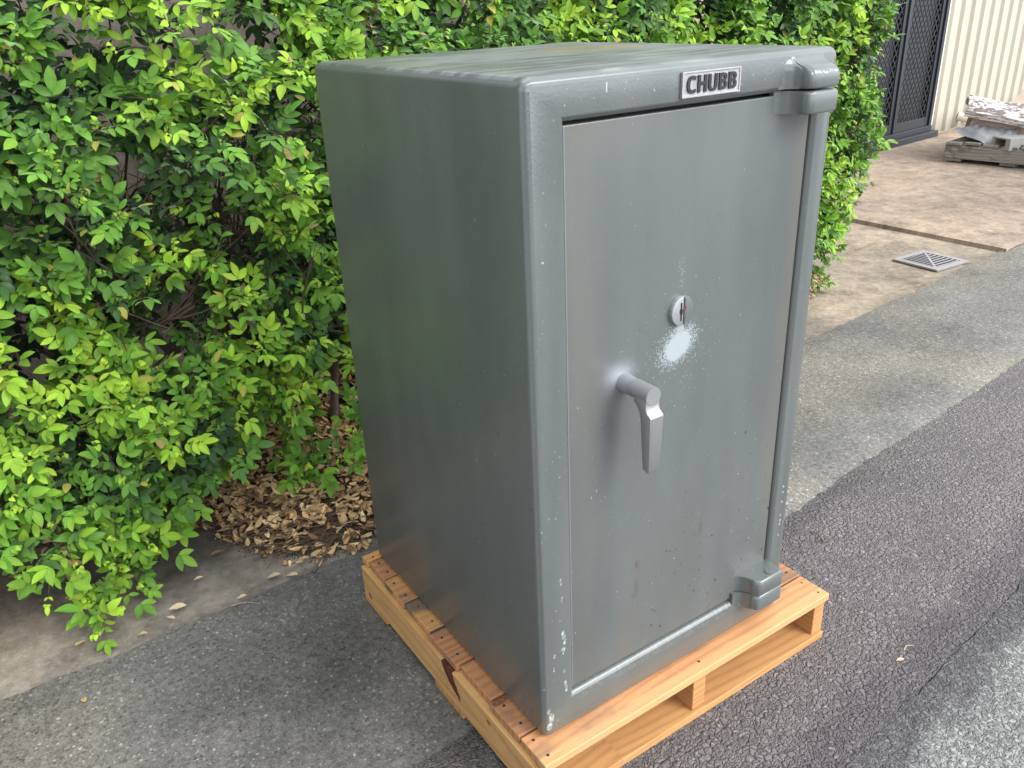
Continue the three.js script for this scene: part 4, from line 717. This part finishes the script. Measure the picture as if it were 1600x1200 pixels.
// ---------------------------------------------------------------- shed wall and screen door
const wallZ = (x) => -4.1 - 0.1 * (x - 7.9), WANG = Math.atan(0.1);
M.cream = std({ color: rgb(0.5, 0.472, 0.4), roughness: 0.5, vertexColors: true });
{
  // trapezoid ribbed sheet: local x along the wall, ribs towards +z
  const t = thing('shed_wall', 'cream corrugated metal shed wall behind the hedge and the old pallet', 'wall', 7.9, 0, wallZ(7.9), WANG);
  const sheet = (xa, xb) => {
    const pitch = 0.232, prof = []; let x = xa;
    while (x < xb) { prof.push([x, 0], [x + 0.125, 0], [x + 0.148, 0.03], [x + 0.207, 0.03], [x + 0.2305, 0.0005]); x += pitch; }
    const pos = [], col = [], idx = [], H = [0.0, 0.06, 0.25, 0.8, 2.7], n = prof.length;
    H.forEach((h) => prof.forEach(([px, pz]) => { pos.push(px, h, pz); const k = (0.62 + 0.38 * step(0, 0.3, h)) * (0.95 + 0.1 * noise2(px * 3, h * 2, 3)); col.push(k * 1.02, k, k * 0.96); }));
    for (let l = 0; l < H.length - 1; l++) for (let i = 0; i < n - 1; i++) { const a = l * n + i, b = a + n; idx.push(a, a + 1, b, b, a + 1, b + 1); }
    const g = new THREE.BufferGeometry(); g.setAttribute('position', new THREE.Float32BufferAttribute(pos, 3)); g.setAttribute('color', new THREE.Float32BufferAttribute(col, 3)); g.setIndex(idx); return toCreasedNormals(g.toNonIndexed(), 0.2);
  };
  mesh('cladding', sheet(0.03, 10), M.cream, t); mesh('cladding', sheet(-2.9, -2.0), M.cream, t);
  const plain = std({ color: rgb(0.62, 0.58, 0.5), roughness: 0.6 });
  mesh('header', box(2.1, 0.5, 0.05, -1.0, 2.45, -0.02), plain, t); mesh('roof', box(26, 0.06, 6, -2, 2.75, -2.7), plain, t); mesh('inner_wall', box(26, 2.68, 0.06, -2, 1.34, -0.3), plain, t);
}
{
  const t = thing('security_door', 'dark charcoal security screen door with diamond mesh in the shed wall', 'door', 7.9, 0.02, wallZ(7.9), WANG);
  const fr = std({ color: rgb(0.022, 0.026, 0.034), roughness: 0.42 }), ms = std({ color: rgb(0.012, 0.013, 0.016), roughness: 0.5 }), bk = std({ color: rgb(0.075, 0.08, 0.09), roughness: 0.45 });
  // three door frame members, then two leaves
  mesh('door_frame', mergeGeometries([box(0.05, 2.2, 0.1, -0.035, 1.1, 0.02, 0.004), box(0.05, 2.2, 0.1, -1.965, 1.1, 0.02, 0.004), box(1.88, 0.06, 0.1, -1.0, 2.17, 0.02, 0.004)]), fr, t);
  mesh('door_sill', mergeGeometries([box(2.06, 0.07, 0.16, -1.0, 0.035, 0.06, 0.006), box(1.98, 0.05, 0.1, -1.0, 0.095, 0.03, 0.004)]), fr, t);
  mesh('edge_trim', box(0.02, 2.4, 0.07, 0.012, 1.2, 0.03, 0.003), std({ color: rgb(0.75, 0.74, 0.7), roughness: 0.5 }), t);
  for (const [x0, x1, z] of [[-0.765, -0.065, 0.035], [-1.5, -0.775, 0.02]]) {
    const p = new THREE.Group(); p.name = 'door_leaf'; p.position.set(0, 0.12, z); t.add(p);
    const w = x1 - x0, H = 2.02, f = 0.055;
    mesh('leaf_frame', mergeGeometries([box(f, H, 0.035, x0 + f / 2, H / 2, 0, 0.003), box(f, H, 0.035, x1 - f / 2, H / 2, 0, 0.003), box(w - 2 * f, 0.09, 0.033, (x0 + x1) / 2, 0.045, 0, 0.003), box(w - 2 * f, f, 0.033, (x0 + x1) / 2, H - f / 2, 0, 0.003)]), fr, p);
    const gs = [], nx = 8, ny = 20, cw = (w - 2 * f) / nx, chh = (H - 0.09 - f) / ny;
    for (let i = 0; i < nx; i++) for (let j = 0; j < ny; j++) for (const s of [-1, 1]) for (const q of [-1, 1]) { const cx = x0 + f + (i + 0.5) * cw + s * cw / 4, cy = 0.09 + (j + 0.5) * chh + q * chh / 4; const l = Math.hypot(cw / 2, chh / 2); const g = new THREE.BoxGeometry(0.011, l * 1.04, 0.007); g.rotateZ(Math.atan2(cw / 2, chh / 2) * (s * q > 0 ? 1 : -1)); g.translate(cx, cy, 0.004 + 0.0006 * s * q); gs.push(g); }
    mesh('diamond_mesh', mergeGeometries(gs), ms, p);
    mesh('backing_panel', box(w - 2 * f + 0.01, H - f - 0.05, 0.006, (x0 + x1) / 2, H / 2 - 0.01, -0.045), bk, p);
  }
}
{
  const g = box(9.6, 2.4, 0.2, -1.1, 1.2, 0, 0.01), t = mesh('rendered_wall', planarUV(g, (v, n) => [v.x, v.y]), std({ color: rgb(1.35, 1.22, 1.15), map: concCol, bumpMap: concBump, bumpScale: 0.002, roughness: 0.9 })); t.position.set(0, 0, -2.85); t.rotation.y = WANG; tag(t, 'plain grey rendered wall showing through gaps in the hedge', 'wall');
}
// pipe stub and litter at the foot of the wall
{
  const t = thing('drain_pipe', 'short white plastic pipe stub sticking out of the corrugated wall base', 'pipe', 8.58, 0.15, wallZ(8.58) + 0.03, 0.35);
  const prof = [[0.045, 0], [0.045, 0.16], [0.052, 0.16], [0.052, 0.21], [0.044, 0.21], [0.042, 0.1]].map(([r, y]) => new THREE.Vector2(r, y));
  const g = new THREE.LatheGeometry(prof, 24); g.rotateX(Math.PI / 2); g.rotateX(0.25); mesh('pipe_stub', g, std({ color: rgb(0.72, 0.68, 0.58), roughness: 0.45 }), t);
}
{ const m = mesh('stick', tube([V(7.95, 0.05, -3.98), V(8.2, 0.07, -3.97), V(8.5, 0.1, -4.0)], 0.009, 0.005, 6, 6), std({ color: rgb(0.3, 0.24, 0.17), roughness: 0.9 })); tag(m, 'thin dry cane lying along the foot of the corrugated wall', 'stick'); }

// ---------------------------------------------------------------- weathered pallet with scrap
const greyMaps = [woodTex(21, [0.3, 0.28, 0.25], [0.12, 0.105, 0.09], { stain: 0.8 }), woodTex(22, [0.22, 0.2, 0.175], [0.09, 0.08, 0.07], { stain: 0.9 })];
M.grey = greyMaps.map((m) => std({ map: m, bumpMap: m, bumpScale: 0.003, roughness: 0.95 }));
{
  const t = thing('weathered_pallet', 'old weathered grey timber pallet with scrap on it by the shed', 'pallet', 6.84, 0.03, -2.12, Math.PI / 2 + 0.14);
  // local x runs along the face seen here (towards the shed wall is +x), local z into the depth away from the camera
  const L = 1.05;
  for (const z of [0.02, 0.55, 1.08]) { const m = mesh('bearer', plank(L, 0.115, 0.05, 0.004, z, 0.006), M.grey[0], t); m.position.set(L / 2, 0.0925, z); }
  for (let i = 0; i < 7; i++) { let g = plank(1.12, 0.022, 0.125, 0.003, i * 0.3, 0.006); g.rotateY(Math.PI / 2); const m = mesh('deck_board', g, M.grey[i % 2], t); m.position.set(0.07 + i * 0.152, 0.161 + 0.002 * (i % 3), 0.55); m.rotation.z = 0.012 * Math.sin(i * 5); }
  for (let i = 0; i < 3; i++) { let g = plank(1.12, 0.022, 0.12, 0.003, i * 0.4, 0.004); g.rotateY(Math.PI / 2); mesh('bottom_board', g, M.grey[1], t).position.set(0.08 + i * 0.44, 0.02, 0.55); }
}
{
  const stained = dataTex(256, 256, (i, j, o) => { const u = i / 256, v = j / 256, n = fbm2(u * 5, v * 5, 5, 901), m = fbm2(u * 20, v * 20, 4, 903), s = step(0.5, 0.62, n * 0.6 + m * 0.5); for (let q = 0; q < 3; q++) o[q] = lerp([0.6, 0.56, 0.54][q], [0.12, 0.09, 0.075][q], s * 0.9); });
  const white = std({ map: stained, roughness: 0.8 }), tan = std({ color: rgb(0.5, 0.4, 0.32), roughness: 0.85, map: concCol }); tan.color = rgb(1.35, 1.12, 1.0);
  const t = thing('broken_panel', 'broken panel block with stained white top tilted on the old pallet', 'scrap', 7.16, 0.25, -2.98, 0.5);
  const warp = (g, a, s) => { const p = g.attributes.position; for (let i = 0; i < p.count; i++) { const x = p.getX(i), y = p.getY(i), z = p.getZ(i); p.setXYZ(i, x + a * (noise3(x * 5, y * 5, z * 5, s) - 0.5), y + a * (noise3(x * 5, y * 5, z * 5, s + 9) - 0.5), z + a * (noise3(x * 5, y * 5, z * 5, s + 17) - 0.5)); } g.computeVertexNormals(); return g; };
  const g = warp(new THREE.BoxGeometry(0.6, 0.05, 0.54, 12, 2, 12), 0.05, 3); const a = mesh('stained_face', g, white, t); a.position.set(0.04, 0.165, 0); a.rotation.set(0.18, 0, -0.1);
  const g2 = warp(new THREE.BoxGeometry(0.56, 0.22, 0.48, 8, 6, 8), 0.05, 5); const b = mesh('crumbling_core', g2, tan, t); b.position.set(0.06, 0.04, 0); b.rotation.set(0.18, 0, -0.3);
  t.rotation.z = 0.2;
  // sheet that hangs down from it
  const sg = warp(new THREE.PlaneGeometry(0.42, 0.36, 26, 22), 0.12, 7); { const p = sg.attributes.position; for (let i = 0; i < p.count; i++) p.setZ(i, p.getZ(i) + 0.05 * Math.abs(noise2(p.getX(i) * 16, p.getY(i) * 16, 77) - 0.5)); sg.computeVertexNormals(); } (0); const s = mesh('plastic_sheet', sg, std({ color: rgb(0.25, 0.25, 0.26), roughness: 0.32 })); s.position.set(6.9, 0.28, -2.9); s.rotation.set(-0.95, -1.0, -0.5, 'YXZ'); tag(s, 'crumpled grey plastic sheet hanging from the tilted broken panel', 'plastic sheet');
  // hollow grey section with a rectangular mouth
  const c = thing('hollow_section', 'grey hollow metal section with dark rectangular mouth on pallet edge', 'scrap', 6.76, 0.22, -2.72, -0.35);
  const gm = std({ color: rgb(0.33, 0.32, 0.31), roughness: 0.6, metalness: 0.3 });
  mesh('channel', mergeGeometries([box(0.6, 0.012, 0.2, 0.3, 0.042, 0), box(0.6, 0.012, 0.2, 0.3, -0.042, 0), box(0.6, 0.072, 0.03, 0.3, 0, -0.085), box(0.6, 0.072, 0.05, 0.3, 0, 0.075), box(0.02, 0.07, 0.13, 0.35, 0, -0.005)]), gm, c);
  const planks = [[6.85, 0.2, -2.45, 1.25, 0.9, 'weathered grey plank lying across the front of the old pallet'], [6.95, 0.24, -2.2, 0.95, 0.8, 'second grey plank leaning on the scrap at the picture edge'], [7.3, 0.3, -2.35, 0.6, 0.9, 'dark split board standing behind the broken white panel']];
  planks.forEach(([x, y, z, r, l, label], i) => { const m = mesh('loose_plank', plank(l, 0.025, 0.11, 0.003, i * 0.3, 0.01), M.grey[i % 2]); m.position.set(x, y, z); m.rotation.set(0.1, r, 0.12 * i, 'YXZ'); tag(m, label, 'plank'); });
  const fo = warp(new THREE.IcosahedronGeometry(0.13, 3), 0.12, 11); fo.scale(1.2, 0.8, 1); const f = mesh('cream_rubble', fo, std({ color: rgb(0.66, 0.56, 0.42), roughness: 0.9 })); f.position.set(7.1, 0.32, -2.3); tag(f, 'cream coloured lump of rubble beside the broken white panel', 'rubble');
  const cg = warp(new THREE.BoxGeometry(0.6, 0.02, 0.5, 8, 1, 8), 0.04, 13); const cb = mesh('cardboard_sheet', cg, std({ color: rgb(0.42, 0.33, 0.25), roughness: 0.9 })); cb.position.set(7.75, 0.42, -2.9); cb.rotation.set(0.2, 0.3, 0.1); tag(cb, 'brown cardboard sheet on top of the scrap heap', 'cardboard');
}

renderer.render(scene, camera);
